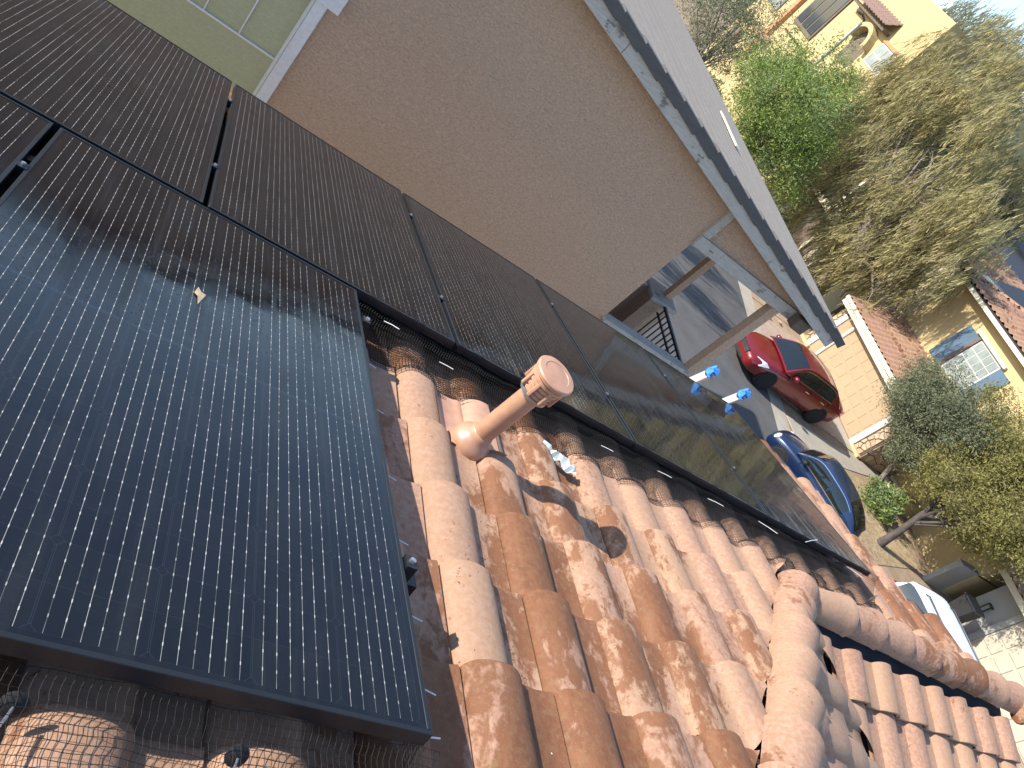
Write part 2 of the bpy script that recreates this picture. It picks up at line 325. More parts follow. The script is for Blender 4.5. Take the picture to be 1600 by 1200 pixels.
# ------------------------------------------------------------ the roof under the camera: planes A (falls away), B (falls back), C (hip end)
PIT = R(16.77); cp, sp = math.cos(PIT), math.sin(PIT); tp = sp / cp
XA, DA, NA = Vector((1, 0, 0)), Vector((0, cp, -sp)), Vector((0, sp, cp))
def A(x, s, n): v = DA * s + NA * n; return Vector((x, v.y, v.z + GZ))
HPAN = -1.17
AP = Vector((3.48, 1.83, -1.77 + GZ))        # where hip, ridge and valley meet
exec_parts = []
house = thing('tile_roof_house', 'our own house under the camera, terracotta barrel tile roof carrying the black solar panels', 'house', (1.5, 0.5, 0))
HO = Vector(house.location)
def hz(a): return Matrix.Translation(-HO) @ a            # world matrix -> house local
TW, TE, TL = 0.30, 0.335, 0.40
TS = [0, .004, .026, .032, .06, .11, .18, .26, .34, .42, .49, .54, .575, .60, .612, .622, .70, .82, .94, 1.0]
def prof(t):
    if t <= 0.62:
        if t < .028: return -.007
        x = abs((t - 0.325) / 0.295); return 0.046 * max(0.0, 1 - x ** 2.4) ** 0.66
    return -0.005 * math.sin(math.pi * (t - 0.62) / 0.38) + (0.003 if t > 0.94 else 0)
def tile_mesh(name, mat, seed):
    rr = random.Random(seed); mb = MB(); vs = []
    w1, w2 = rr.uniform(-.0025, .0025), rr.uniform(-.002, .002); nt_ = len(TS)
    for v, dn in ((0, 0), (TL * .35, 0), (TL * .7, 0), (TL - .010, 0), (TL - .001, -.004), (TL, -.024), (TL - .09, -.026)):
        for t in TS:
            e = 0.0022 * mnoise.noise((t * 7 + seed, 3.1, 0)) if v > TL - .05 else 0
            vs.append((t * TW, v + e * 2, prof(t) * (1 - .06 * (v < .01)) + (v - (TL - TE)) / TE * 0.036 + dn + w1 * math.sin(t * 5) + w2 * v * 2))
    fs = [(j * nt_ + i, j * nt_ + i + 1, (j + 1) * nt_ + i + 1, (j + 1) * nt_ + i) for j in range(6) for i in range(nt_ - 1)]
    mb.add(vs, fs); return mb.mesh(name, mat, smooth=38, fix=False)
TILES = [tile_mesh('roof_tile', M['tile'], i) for i in range(6)]
TILES_DRY = [tile_mesh('roof_tile_dry', M['tile_dry'], i + 9) for i in range(4)]
def frame(u, d, n, o): m = Matrix((u, d, n)).transposed().to_4x4(); m.translation = o; return m
def put_tile(mat, cuts=(), pool=None, name='roof_tile'):
    me = random.choice(pool or TILES)
    j = Matrix.Translation((random.uniform(-.004, .004), random.uniform(-.006, .006), random.uniform(-.002, .002))) @ Matrix.Rotation(R(random.uniform(-.6, .6)), 4, 'Z') @ Matrix.Rotation(R(random.uniform(-.5, .5)), 4, 'Y')
    mat = mat @ j
    if cuts:
        d = [[(mat @ v.co - Vector(p)).dot(Vector(n)) for v in me.vertices] for p, n in cuts]
        if any(max(q) < 0.015 for q in d): return None
        if any(min(q) < 0 for q in d):
            bm = bmesh.new(); bm.from_mesh(me); bm.transform(mat)
            for p, n in cuts: bmesh.ops.bisect_plane(bm, geom=list(bm.verts) + list(bm.edges) + list(bm.faces), plane_co=p, plane_no=n, clear_inner=True)
            if len(bm.faces) < 3: bm.free(); return None
            bm.transform(mat.inverted()); m2 = me.copy(); bm.to_mesh(m2); bm.free(); me = m2
    return link(name, me, house, hz(mat))
HIPN = (-1 / 2 ** .5, 1 / 2 ** .5, 0)                     # A side of the hip is positive
S0 = 1.155; X0 = 1.40
done = set()
def tilesA(xa, xb, sa, sb, cuts=()):
    for k in range(-16, 18):
        x = X0 + k * TW
        if x + TW * .5 < xa or x + TW * .5 > xb: continue
        for r in range(-6, 14):
            s = S0 + r * TE
            if s < sa or s > sb or (k, r) in done: continue
            done.add((k, r)); put_tile(frame(XA, DA, NA, A(x, s - TL, HPAN)), cuts)
HC = [((AP.x - 0.135, AP.y, 0), HIPN)]
tilesA(0.75, 3.45, 0.15, 2.6, HC)
tilesA(-0.9, 0.75, -0.1, 1.2)
tilesA(0.75, 4.7, 2.6, 2.95)
RC = [((0, AP.y + .02, 0), (0, 1, 0))]
tilesA(3.35, 4.7, 2.2, 2.62, HC + RC)
tilesA(4.4, 5.0, 2.2, 4.85, RC)
tilesA(5.0, 5.3, 2.2, 4.6, RC)
tilesA(5.3, 5.6, 2.2, 4.3, RC)
tilesA(5.6, 5.95, 2.2, 3.0, RC)
tilesA(-1.2, 4.4, 4.6, 4.9)
tilesA(-2.9, -1.3, 0.1, 2.75)
# B slope
UB, DB, NB = Vector((-1, 0, 0)), Vector((0, -cp, -sp)), Vector((0, -sp, cp))
VALB = [((AP.x - .01, AP.y, 0), (1 / 2 ** .5, 1 / 2 ** .5, 0))]
for k in range(9):
    for r in range(5):
        put_tile(frame(UB, DB, NB, AP + Vector((5.94 - AP.x - k * TW, 0, 0)) + DB * (0.41 + r * TE - TL)), VALB + [((0, AP.y - .155, 0), (0, -1, 0))], TILES_DRY)
# C slope, the narrow hip end
UC, DC, NC = Vector((0, -1, 0)), Vector((cp, 0, -sp)), Vector((sp, 0, cp))
CC = [((AP.x + .04, AP.y, 0), (1 / 2 ** .5, -1 / 2 ** .5, 0)), ((AP.x + .03, AP.y, 0), (-1 / 2 ** .5, -1 / 2 ** .5, 0))]
for k in range(7):
    for r in range(-5, 5):
        put_tile(frame(UC, DC, NC, AP + Vector((0, -0.05 - k * TW, 0)) + DC * (0.25 + r * TE - TL)), CC, TILES_DRY)
# hip and ridge caps
def cap_mesh(name, seed):
    mb = MB(); n = 14; vs = []; L = 0.40; rr = random.Random(seed)
    for v, r, in ((0, .080), (L * .35, .094), (L * .7, .104), (L - .045, .110), (L - .012, .119), (L - .002, .116), (L, .096), (L - .06, .088)):
        for i in range(n + 1):
            a = R(-98 + 196 * i / n); q = 1 + .012 * mnoise.noise((a, v * 4, seed)); vs.append((math.sin(a) * r * q, v, math.cos(a) * r * q))
    fs = [(j * (n + 1) + i, j * (n + 1) + i + 1, (j + 1) * (n + 1) + i + 1, (j + 1) * (n + 1) + i) for j in range(7) for i in range(n)]
    return mb.add(vs, fs).mesh(name, M['cap'], smooth=40, fix=False)
CAPS = [cap_mesh('cap', i) for i in range(4)]
def put_cap(name, o, d, n, tilt=3.0):
    d = Vector(d).normalized(); n = Vector(n); n = (n - d * n.dot(d)).normalized(); u = d.cross(n)
    m = frame(u, d, n, o) @ Matrix.Rotation(R(random.uniform(-2.5, 2.5)), 4, 'Z') @ Matrix.Rotation(R(random.uniform(-4, 4)), 4, 'Y') @ Matrix.Rotation(R(tilt), 4, 'X')
    return link(name, random.choice(CAPS), house, hz(m))
hd = Vector((1, 1, -tp)).normalized()
for k in range(9): put_cap('hip_cap', AP + Vector((0, 0, .018)) - hd * (0.36 + k * 0.295), hd, NA + NC)
for k in range(8): put_cap('ridge_cap', AP + Vector((0.06 + k * 0.302, 0, 0.004)), (1, 0, 0), (0, 0, 1))
MB(HO).lathe([(.02, 0), (.075, .004), (.08, .02), (.03, .045)], A(5.97, 2.14, HPAN + .03), (1, -.3, .2), 14).build('ridge_end_plug', M['cap'], house, smooth=40)
# deck, walls, fascia
def zA(y, h): return -(h + sp * y) / cp + GZ
dk = MB(HO); h = -HPAN + .02; Y1 = A(0, 4.76, 0).y + h * 0 - sp * h; Y2 = A(0, 3.1, 0).y - sp * h; dz = AP.z - .02
dk.poly([(-6, -2, zA(-2, h)), (AP.x - 2 - AP.y, -2, zA(-2, h)), (AP.x, AP.y, dz), (5.95, AP.y, dz), (5.95, Y2, zA(Y2, h)), (5.6, Y2, zA(Y2, h)), (5.6, Y1, zA(Y1, h)), (-6, Y1, zA(Y1, h))], .05, NA)
dk.poly([(AP.x, AP.y, dz), (5.95, AP.y - 5.95 + AP.x, dz - (5.95 - AP.x) * tp), (5.95, AP.y, dz)], .05, NB)
dk.poly([(AP.x, AP.y, dz), (AP.x - 2 - AP.y, -2, dz + (2 + AP.y) * tp), (5.95, -2, dz - (5.95 - AP.x) * tp), (5.95, AP.y - 5.95 + AP.x, dz - (5.95 - AP.x) * tp)], .05, NC)
dk.build('roof_deck', M['felt'], house)
fa = MB(HO); fa.box((-6, Y1 - .05, zA(Y1, h) - .22), (5.6, Y1 - .02, zA(Y1, h) - .055)); fa.build('eave_fascia', M['cream'], house)
MB(HO).box((-6, -2, 0), (5.0, Y1 - .45, zA(Y1, h) - .25)).box((5.0, -2, 0), (5.7, Y2 - .35, zA(Y2, h) - .4)).build('house_wall', M['stucco_c'], house)
MB(HO).poly([AP + Vector((-.25, -.28, .03)), AP + Vector((-.02, -.02, -.02)), AP + Vector((-.3, -.02, .0)), ], .01).build('hip_flashing', M['mortar'], house)

# ------------------------------------------------------------ solar panels
PW, PL = 1.055, 1.845
def panel_parts():
    fm = MB(); l = .011
    fm.box((0, 0, -.033), (PW, l, .0018)); fm.box((0, PL - l, -.033), (PW, PL, .0018)); fm.box((0, l, -.033), (l, PL - l, .0018)); fm.box((PW - l, l, -.033), (PW, PL - l, .0018))
    f = fm.mesh('panel_frame', M['black_metal'], bevel=.0012)
    g = MB().box((l, l, -.006), (PW - l, PL - l, 0)).mesh('panel_glass', mat_glass(PW, PL))
    b = MB().box((l, l, -.0075), (PW - l, PL - l, -.0065)).mesh('back_sheet', M['rubber'])
    c = MB().box((-.014, -.018, -.03), (.0145, .018, .0045)).lathe([(.006, 0), (.006, .006)], (0, 0, .004), (0, 0, 1), 8).mesh('clamp', M['black_metal'], bevel=.001)
    s = MB().lathe([(.0065, 0), (.0065, .007), (.003, .0072)], (0, 0, .005), (0, 0, 1), 6).mesh('clamp_bolt', M['steel'])
    return f, g, b, c, s
PF, PG, PB, PC, PS = panel_parts()
def solar(x, s, label, clamps=()):
    r = thing('solar_panel', label, 'solar panel', group='black solar panels on the tile roof', mat=frame(XA, DA, NA, A(x, s, -1.0)))
    link('panel_frame', PF, r); link('panel_glass', PG, r); link('back_sheet', PB, r)
    for cx, cs in clamps:
        c = link('clamp', PC, r, Matrix.Translation((cx, cs, 0))); link('clamp_bolt', PS, c)
CL = lambda x: [(x, .42), (x, 1.45)]
ux = [0.283 + 1.0755 * i for i in range(-2, 4)]
names_u = ['far row solar panel cut off at the top left edge of the photo', 'solar panel of the far row in front of the green screened window',
           'far row solar panel whose far edge meets the white window side trim', 'far row solar panel behind the vent cap, below the middle of the stucco wall',
           'far row solar panel under the porch balcony, mirroring the balcony and tree', 'last solar panel at the right end of the far row, beside the ladder']
for i, x in enumerate(ux): solar(x, 2.695, names_u[i], CL(-.010) if i else ())
solar(-0.19, 0.828, 'large near solar panel filling the lower left, mirroring blue sky', CL(-.010))
solar(-1.2655, 0.828, 'near row solar panel mostly cut off by the left edge of the photo')
pr = thing('end_clamp', 'small dark end clamp on the right edge of the near solar panel', 'clamp', A(.875, 1.27, -1.0), 'end clamps of the near panel')
def endclamp(r, s):
    o = A(.872, s, -1.0)
    for nm, mb, mt in (('clamp_body', MB(r.location).obox(A(.885, s, -1.02), (XA, DA, NA), (.014, .02, .027)), M['black_metal']), ('clamp_bolt', MB(r.location).lathe([(.008, 0), (.008, .01), (.003, .011)], A(.886, s, -.995), NA, 6), M['steel'])): mb.build(nm, mt, r)
endclamp(pr, 1.27)
pr2 = thing('end_clamp', 'bright end clamp at the far right corner of the near solar panel, beside the mesh', 'clamp', A(.875, 2.45, -1.0), 'end clamps of the near panel'); endclamp(pr2, 2.45)
# rails under the panels
for (xa, xb, s, lb) in ((-1.4, .93, 1.27, 'black mounting rail under the near panel, lower one'), (-1.4, .90, 2.45, 'black mounting rail under the near panel, upper one')):
    o = MB(A(xa, s, -1.06)).bar(A(xa, s, -1.062), A(xb, s, -1.062), .04, .04, NA).build('mounting_rail', M['black_metal']); o.location = A(xa, s, -1.06); tag(o, lb, 'rail', 'rails under the panels')

# ------------------------------------------------------------ wire mesh guards
def tile_top(x, s):
    t = ((x - X0) / TW) % 1.0; r = (s - S0) / TE; f = r - math.floor(r)
    if f == 0: f = 1
    return HPAN + prof(t) + .036 * f
def net(name, xs, path, off, rad, floor, root, mat):
    nv = len(path); P = np.zeros((len(xs), nv, 3))
    for i, x in enumerate(xs):
        wob = .006 * math.sin(x * 23) + .004 * math.sin(x * 61)
        for j, (s, n) in enumerate(path):
            n2 = max(n + wob * .5, tile_top(x, s) + off, floor); s2 = s + wob * (j / nv)
            P[i, j] = A(x + .002 * math.sin(j * 1.7 + x * 9), s2, n2)
    a = np.concatenate([P[:-1].reshape(-1, 3), P[:, :-1].reshape(-1, 3)]); b = np.concatenate([P[1:].reshape(-1, 3), P[:, 1:].reshape(-1, 3)])
    d = b - a; d /= np.linalg.norm(d, axis=1, keepdims=True) + 1e-9; ref = np.tile([0.3, 0.5, 0.81], (len(d), 1)); u = np.cross(d, ref); u /= np.linalg.norm(u, axis=1, keepdims=True); v = np.cross(d, u)
    V = np.stack([q + (u * math.cos(t) + v * math.sin(t)) * rad for q in (a, b) for t in (0, 2.094, 4.189)], 1) - np.array(root.location)
    k = np.arange(len(a))[:, None] * 6; F = np.concatenate([k + np.array(q) for q in ([0, 1, 4, 3], [1, 2, 5, 4], [2, 0, 3, 5])])
    return link(name, np_mesh(name, V.reshape(-1, 3), F, mat), root)
def resample(pts, step):
    out = []; 
    for (a, b) in zip(pts, pts[1:]):
        L = math.dist(a, b); k = max(1, round(L / step)); out += [(a[0] + (b[0] - a[0]) * i / k, a[1] + (b[1] - a[1]) * i / k) for i in range(k)]
    return out + [pts[-1]]
g1 = thing('wire_mesh_guard', 'black wire mesh pest guard draped from the far panel row over the tile ends', 'wire mesh', A(2.6, 2.6, -1.1))
net('mesh_sheet', np.arange(.90, 4.67, .0114), resample([(2.697, -1.0), (2.688, -1.04), (2.655, -1.085), (2.58, -1.13), (2.46, -1.155)], .0114), .005, .00112, -1.158, g1, M['wire'])
for x, s, n, dx, ds, dn in ((1.02, 2.66, -1.05, .05, -.05, .02), (1.30, 2.63, -1.08, .055, -.03, .012), (1.72, 2.69, -1.0, .03, -.02, .02), (2.22, 2.63, -1.07, .06, -.02, .01), (2.62, 2.66, -1.06, .07, -.03, .015), (3.0, 2.65, -1.06, .08, -.04, .02), (3.42, 2.66, -1.04, .08, -.08, .02), (3.85, 2.67, -1.02, .09, .02, .04), (4.3, 2.67, -1.03, .09, -.06, .01)):
    MB(g1.location).tube([A(x, s, n), A(x + dx * .5, s + ds * .5, n + dn * .6), A(x + dx, s + ds, n + dn)], .0016, 5).build('zip_tie', M['tie'], g1)
g2 = thing('wire_mesh_guard', 'wire mesh pest guard fanning over the tiles below the near solar panel', 'wire mesh', A(.3, .6, -1.1))
net('mesh_sheet', np.arange(-.95, .91, .0127), resample([(.826, -1.036), (.80, -1.05), (.60, -1.088), (.15, -1.10)], .0127), .012, .00062, -1.105, g2, M['wire'])
for x, s in ((.195, .79), (.525, .775)):
    MB(g2.location).lathe([(.004, 0), (.018, .001), (.02, .003), (.016, .006), (.003, .009)], A(x, s, -1.075), (NA * .5 - DA).normalized(), 16).build('fastener_disc', M['rubber'], g2, smooth=40)
    MB(g2.location).tube([A(x, s - .01, -1.07), A(x - .015, s - .06, -1.075)], .0022, 6).build('fastener_rod', M['steel'], g2)
for x, s, dx, ds in ((.835, .775, .055, .005), (.882, .86, .035, .0), ):
    MB(g2.location).tube([A(x, s, -1.045), A(x + dx, s + ds, -1.04)], .0018, 5).build('zip_tie', M['tie'], g2)
g3 = thing('wire_mesh_guard', 'narrow wire mesh strip along the right side of the near panel with white zip ties', 'wire mesh', A(.88, 1.7, -1.1))
def side_net():
    ss = np.arange(.835, 2.68, .0127); ns = np.arange(-1.042, -1.17, -.0127); a = []; b = []
    P = np.array([[A(.868 + .004 * math.sin(s * 20) + (i * .0035), s, n) for i, n in enumerate(ns)] for s in ss])
    a = np.concatenate([P[:-1].reshape(-1, 3), P[:, :-1].reshape(-1, 3)]); b = np.concatenate([P[1:].reshape(-1, 3), P[:, 1:].reshape(-1, 3)])
    d = b - a; d /= np.linalg.norm(d, axis=1, keepdims=True); u = np.cross(d, [0.9, 0.1, 0.3]); u /= np.linalg.norm(u, axis=1, keepdims=True); v = np.cross(d, u)
    V = np.stack([q + (u * math.cos(t) + v * math.sin(t)) * .0007 for q in (a, b) for t in (0, 2.094, 4.189)], 1) - np.array(g3.location)
    k = np.arange(len(a))[:, None] * 6; F = np.concatenate([k + np.array(q) for q in ([0, 1, 4, 3], [1, 2, 5, 4], [2, 0, 3, 5])]); link('mesh_sheet', np_mesh('mesh_sheet', V.reshape(-1, 3), F, M['wire']), g3)
side_net()
for s in (.98, 1.17, 1.41, 1.66, 1.98, 2.25): MB(g3.location).tube([A(.872, s, -1.05), A(.90, s - .01, -1.045), A(.93, s - .018, -1.045)], .0016, 5).build('zip_tie', M['tie'], g3)
ft = thing('roof_mount', 'grey metal standoff mount under the lower corner of the near panel', 'roof mount', A(.80, .74, HPAN))
MB(ft.location).lathe([(.02, 0), (.02, .10)], A(.80, .74, HPAN + .03), NA, 14).build('mount_post', M['steel'], ft, smooth=40)
MB(ft.location).obox(A(.79, .745, HPAN + .125), (XA, DA, NA), (.028, .018, .012)).build('mount_bracket', M['lead'], ft, bevel=.003)
MB(ft.location).lathe([(.008, 0), (.008, .012)], A(.775, .735, HPAN + .135), NA, 6).build('mount_bolt', M['steel'], ft)

# ------------------------------------------------------------ plumbing vent
vb = Vector(G(1.385, 1.775, -1.70)); vent = thing('vent_pipe', 'peach painted plumbing vent pipe with ribbed round cap standing on the tiles', 'vent pipe', vb)
up = Vector((0, 0, 1)); ax = (up + Vector((0.015, 0, 0))).normalized()
MB(vb).tube([vb - up * .06, vb + ax * .40], .041, 24).build('pipe', M['pipe'], vent, smooth=40)
c0 = vb + ax * .345
MB(vb).lathe([(0.0538, 0.0000), (0.0585, 0.0047), (0.0585, 0.0140), (0.0515, 0.0187), (0.0608, 0.0234), (0.0620, 0.0351), (0.0550, 0.0398), (0.0655, 0.0445), (0.0667, 0.0562), (0.0585, 0.0608), (0.0714, 0.0655), (0.0725, 0.0772), (0.0643, 0.0807), (0.0772, 0.0854), (0.0796, 0.0983), (0.0760, 0.1030), (0.0526, 0.1053), (0.0515, 0.1035), (0.0351, 0.1041), (0.0140, 0.1059), (0.0023, 0.1059)], c0, ax, 36).build('cap', M['pipe'], vent, smooth=32)
MB(vb).lathe([(.055, -.016), (.059, -.014), (.059, 0), (.052, .001)], c0, ax, 28).build('cap_band', M['lead'], vent, smooth=32)
for k in range(8):
    a = 2 * math.pi * k / 8; q = Vector((math.cos(a), math.sin(a), 0)); MB(vb).obox(c0 + q * .063 + ax * .041, (q, q.cross(ax), ax), (.009, .007, .039)).build('cap_rib', M['pipe'], vent, bevel=.003)
MB(vb).lathe([(.080, -.05), (.082, .0), (.074, .022), (.056, .034), (.049, .052), (.045, .064), (.042, .068)], vb, ax, 28).build('collar', M['pipe'], vent, smooth=45)
def fl(u, v):
    x = 1.385 + (u - .5) * .26; s = 2.315 + (v - .5) * .33; d = math.hypot((u - .5) * .26, (s - 2.19) * .8)
    n = max(tile_top(x, s) + .006, HPAN + .035 - d * .2); return A(x, s, n)
MB(vb).grid(fl, 22, 26).build('flashing', M['pipe'], vent, smooth=50)
ff = MB(A(1.88, 2.37, -1.1))
fr_ = random.Random(4); pts = [[A(1.80 + i * .016 + fr_.uniform(-.004, .004), 2.43 - i * .009 + (j - 2) * .014 + fr_.uniform(-.004, .004), -1.095 + fr_.uniform(-.012, .014) - .012 * abs(j - 2)) for j in range(5)] for i in range(11)]
ff.grid(lambda u, v: pts[round(u * 10)][round(v * 4)], 10, 4); o = ff.build('plastic_scrap', M['foil']); o.location = A(1.88, 2.37, -1.1); tag(o, 'crumpled clear plastic scrap lying on a tile beside the vent pipe', 'litter')
lf = MB(A(.31, 2.05, -1.0)).poly([A(.302, 2.085, -.996), A(.312, 2.06, -.995), A(.325, 2.055, -.994), A(.318, 2.025, -.996), A(.309, 1.99, -.997), A(.305, 2.03, -.995), A(.294, 2.045, -.996)], .0015, NA).build('dry_leaf', M['drop']); lf.location = A(.31, 2.05, -1.0); tag(lf, 'small tan dry leaf stuck on the wet near solar panel', 'leaf')

# ------------------------------------------------------------ neighbour house across the side yard
nb = thing('neighbour_house', 'brown stucco gable house next door with weathered rake board, flat tiles and porch balcony', 'house', (1, 12, 0)); NO = nb.location
RS = 0.2
def rk(x): return -0.59 - RS * abs(x)
def nbx(x0, y0, z0, x1, y1, z1, name, m, par=nb, bevel=0): return MB(NO).box(G(x0, y0, z0), G(x1, y1, z1)).build(name, M[m], par, bevel=bevel)
MB(NO).poly([G(-6, 7, -8), G(5.25, 7, -8), G(5.25, 7, rk(5.25) - .06), G(0, 7, rk(0) - .06), G(-6, 7, rk(6) - .06)], .18, (0, -1, 0)).build('gable_wall', M['stucco'], nb)
MB(NO).box(G(-6, 7.2, -8), G(5.2, 11, -2.2)).build('house_body', M['stucco'], nb)
MB(NO).poly([G(5.34, 7.01, rk(5.34) - .06), G(5.34, 7.01, -2.30), G(7.18, 7.01, -2.30)], .12, (0, -1, 0)).build('porch_gable', M['stucco'], nb)
# window with solar screen
wn = nbx(-1.75, 6.985, -4.9, .645, 6.995, -2.78, 'window', 'screen')
for x in (.30, -.02, -.34, -.66, -.98, -1.30): nbx(x - .006, 6.972, -3.46, x + .006, 6.982, -2.78, 'muntin', 'trim', wn)
for z in (-3.47,): nbx(-1.75, 6.97, z - .009, .645, 6.981, z + .009, 'muntin', 'trim', wn)
nbx(.645, 6.95, -4.9, .672, 6.984, -2.78, 'window_frame', 'white', wn); nbx(-1.75, 6.95, -2.815, .64, 6.968, -2.782, 'window_frame', 'white', wn)
nbx(.674, 6.955, -5.0, .785, 6.998, -2.782, 'side_trim', 'trim', wn, .004); nbx(-1.95, 6.94, -2.78, .885, 6.998, -2.60, 'head_trim', 'trim', wn, .004)
# roof: boards, rake tiles, courses
for a, b, nm in ((0.0, 2.93, 0), (2.936, 7.62, 0), (-0.003, -6.2, 0)):
    P = [G(a, 6.712, rk(a) - .225), G(b, 6.712, rk(b) - .225), G(b, 6.712, rk(b) - .06), G(a, 6.712, rk(a) - .06)]
    MB(NO).poly(P, .04, (0, -1, 0)).build('rake_board', M['board'], nb, bevel=.004)
sl = math.atan(RS); DR = Vector((math.cos(sl), 0, -math.sin(sl))); NR = Vector((math.sin(sl), 0, math.cos(sl))); DLf = Vector((-math.cos(sl), 0, -math.sin(sl))); NL = Vector((-math.sin(sl), 0, math.cos(sl)))
mb = MB(); tl = .365
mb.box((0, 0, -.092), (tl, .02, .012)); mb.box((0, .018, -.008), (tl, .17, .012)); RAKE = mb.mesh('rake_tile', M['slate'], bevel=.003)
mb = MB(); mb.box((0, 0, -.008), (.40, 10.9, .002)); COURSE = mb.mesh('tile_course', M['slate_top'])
for side, D_, N_ in ((1, DR, NR), (-1, DLf, NL)):
    for k in range(23 if side > 0 else 17):
        o = Vector(G(0, 0, rk(0))) + D_ * (k * .343)
        m = frame(D_, Vector((0, 1, 0)) * 1.0, N_ if side > 0 else N_, o + Vector((0, 6.685, 0)))
        m = m @ Matrix.Rotation(R(3.0 + random.uniform(-.4, .4)), 4, 'Y') @ Matrix.Translation((0, random.uniform(-.004, .004), .006))
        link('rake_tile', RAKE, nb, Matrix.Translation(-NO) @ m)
        m2 = frame(D_, Vector((0, 1, 0)), N_, o + Vector((0, 6.86, 0))) @ Matrix.Rotation(R(0.12), 4, 'Y')
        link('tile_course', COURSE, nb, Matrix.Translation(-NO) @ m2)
    MB(NO).poly([G(0, 6.765, rk(0) - .03), G(side * 7.8, 6.765, rk(7.8) - .03), G(side * 7.8, 17.8, rk(7.8) - .03), G(0, 17.8, rk(0) - .03)], .05, N_).build('roof_deck', M['board_dark'], nb)
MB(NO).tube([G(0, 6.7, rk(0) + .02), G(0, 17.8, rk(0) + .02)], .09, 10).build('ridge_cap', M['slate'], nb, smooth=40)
BT0, BT1 = Vector(G(6.24, 10.24, -1.812)), Vector(G(6.05, 9.02, -1.774)); bt = MB(BT0).bar(BT0, BT1, .09, .02, (.2, 0, .98)).build('batten', M['pale_wood']); bt.location = BT0; tag(bt, 'pale wooden batten lying loose on the flat tiled roof next door', 'batten')
# porch
nbx(5.25, 6.955, -2.44, 7.10, 7.0, -2.29, 'porch_beam', 'board', bevel=.004); nbx(5.235, 6.96, -2.28, 5.335, 7.0, rk(5.3) - .16, 'corner_board', 'board')
nbx(6.79, 6.98, -3.82, 6.92, 7.11, -2.45, 'porch_post', 'stucco'); nbx(6.79, 8.47, -3.82, 6.90, 8.58, -2.38, 'porch_post', 'stucco')
nbx(6.77, 7.02, -2.45, 6.94, 8.7, -2.31, 'porch_header', 'stucco'); nbx(5.3, 8.47, -2.37, 6.76, 8.58, -2.31, 'porch_header', 'stucco')
nbx(7.06, 6.80, -2.45, 7.28, 6.95, -2.28, 'beam_end', 'board_dark', bevel=.01)
nbx(5.25, 6.93, -3.885, 6.83, 7.10, -3.82, 'balcony_ledge', 'board', bevel=.008); nbx(5.27, 7.0, -4.9, 6.75, 7.07, -3.89, 'knee_wall', 'stucco')
nbx(6.52, 8.30, -8, 6.92, 8.72, -3.90, 'pilaster', 'stucco'); nbx(6.47, 8.25, -3.895, 6.99, 8.77, -3.825, 'pilaster_cap', 'board', bevel=.012)
nbx(5.27, 8.5, -3.90, 6.46, 8.62, -3.84, 'balcony_ledge', 'board', bevel=.008); nbx(5.27, 8.53, -4.9, 6.5, 8.58, -3.91, 'knee_wall', 'stucco')
nbx(5.21, 6.99, -5.1, 6.95, 8.75, -4.92, 'balcony_floor', 'concrete'); nbx(6.60, 6.97, -8, 6.92, 7.3, -5.11, 'pilaster', 'stucco')
nbx(5.205, 7.5, -4.9, 5.24, 8.3, -2.9, 'balcony_door', 'glass_dark')
nbx(5.245, 7.4, -4.9, 5.27, 7.48, -2.8, 'door_trim', 'white'); nbx(5.245, 8.32, -4.9, 5.27, 8.40, -2.8, 'door_trim', 'white')
rl = nbx(6.75, 7.12, -3.885, 6.79, 8.27, -3.85, 'balcony_railing', 'iron'); nbx(6.755, 7.12, -4.02, 6.785, 8.27, -3.995, 'cross_rail', 'iron', rl); nbx(6.755, 7.12, -4.78, 6.785, 8.27, -4.753, 'cross_rail', 'iron', rl)
for k in range(10):
    y = 7.18 + k * .114; nbx(6.763, y - .008, -4.752, 6.779, y + .008, -3.884, 'baluster', 'iron', rl)

# ------------------------------------------------------------ ladder
LT = [Vector(G(4.41, 4.33, -2.24)), Vector(G(4.85, 4.33, -2.25))]; ldn = Vector((0, .26, -.966)); lb = Vector((4.63, 5.88, 0))
ldr = thing('extension_ladder', 'white extension ladder leaning on the eave with blue cloth wrapped round its rail tips', 'ladder', lb)
for p in LT:
    MB(lb).bar(p, p + ldn * 5.88, .03, .075, (0, 1, 0)).build('rail', M['alu'], ldr, bevel=.004)
    mbx = MB(lb); r2 = random.Random(3)
    pr_ = [(.02, -.045), (.036, -.04), (.043, -.02), (.038, .005), (.046, .025), (.040, .045), (.026, .055)]
    mbx.lathe(pr_, p + ldn * .02, ldn, 12); mbx.v = [tuple(Vector(q) + Vector((r2.uniform(-1, 1), r2.uniform(-1, 1), r2.uniform(-1, 1))) * .014) for q in mbx.v]
    mbx.build('rail_mitt', M['blue_cloth'], ldr, smooth=60)
for k in range(18): 
    q = ldn * (.28 + k * .305); MB(lb).tube([LT[0] + q, LT[1] + q], .016, 8).build('rung', M['alu'], ldr)

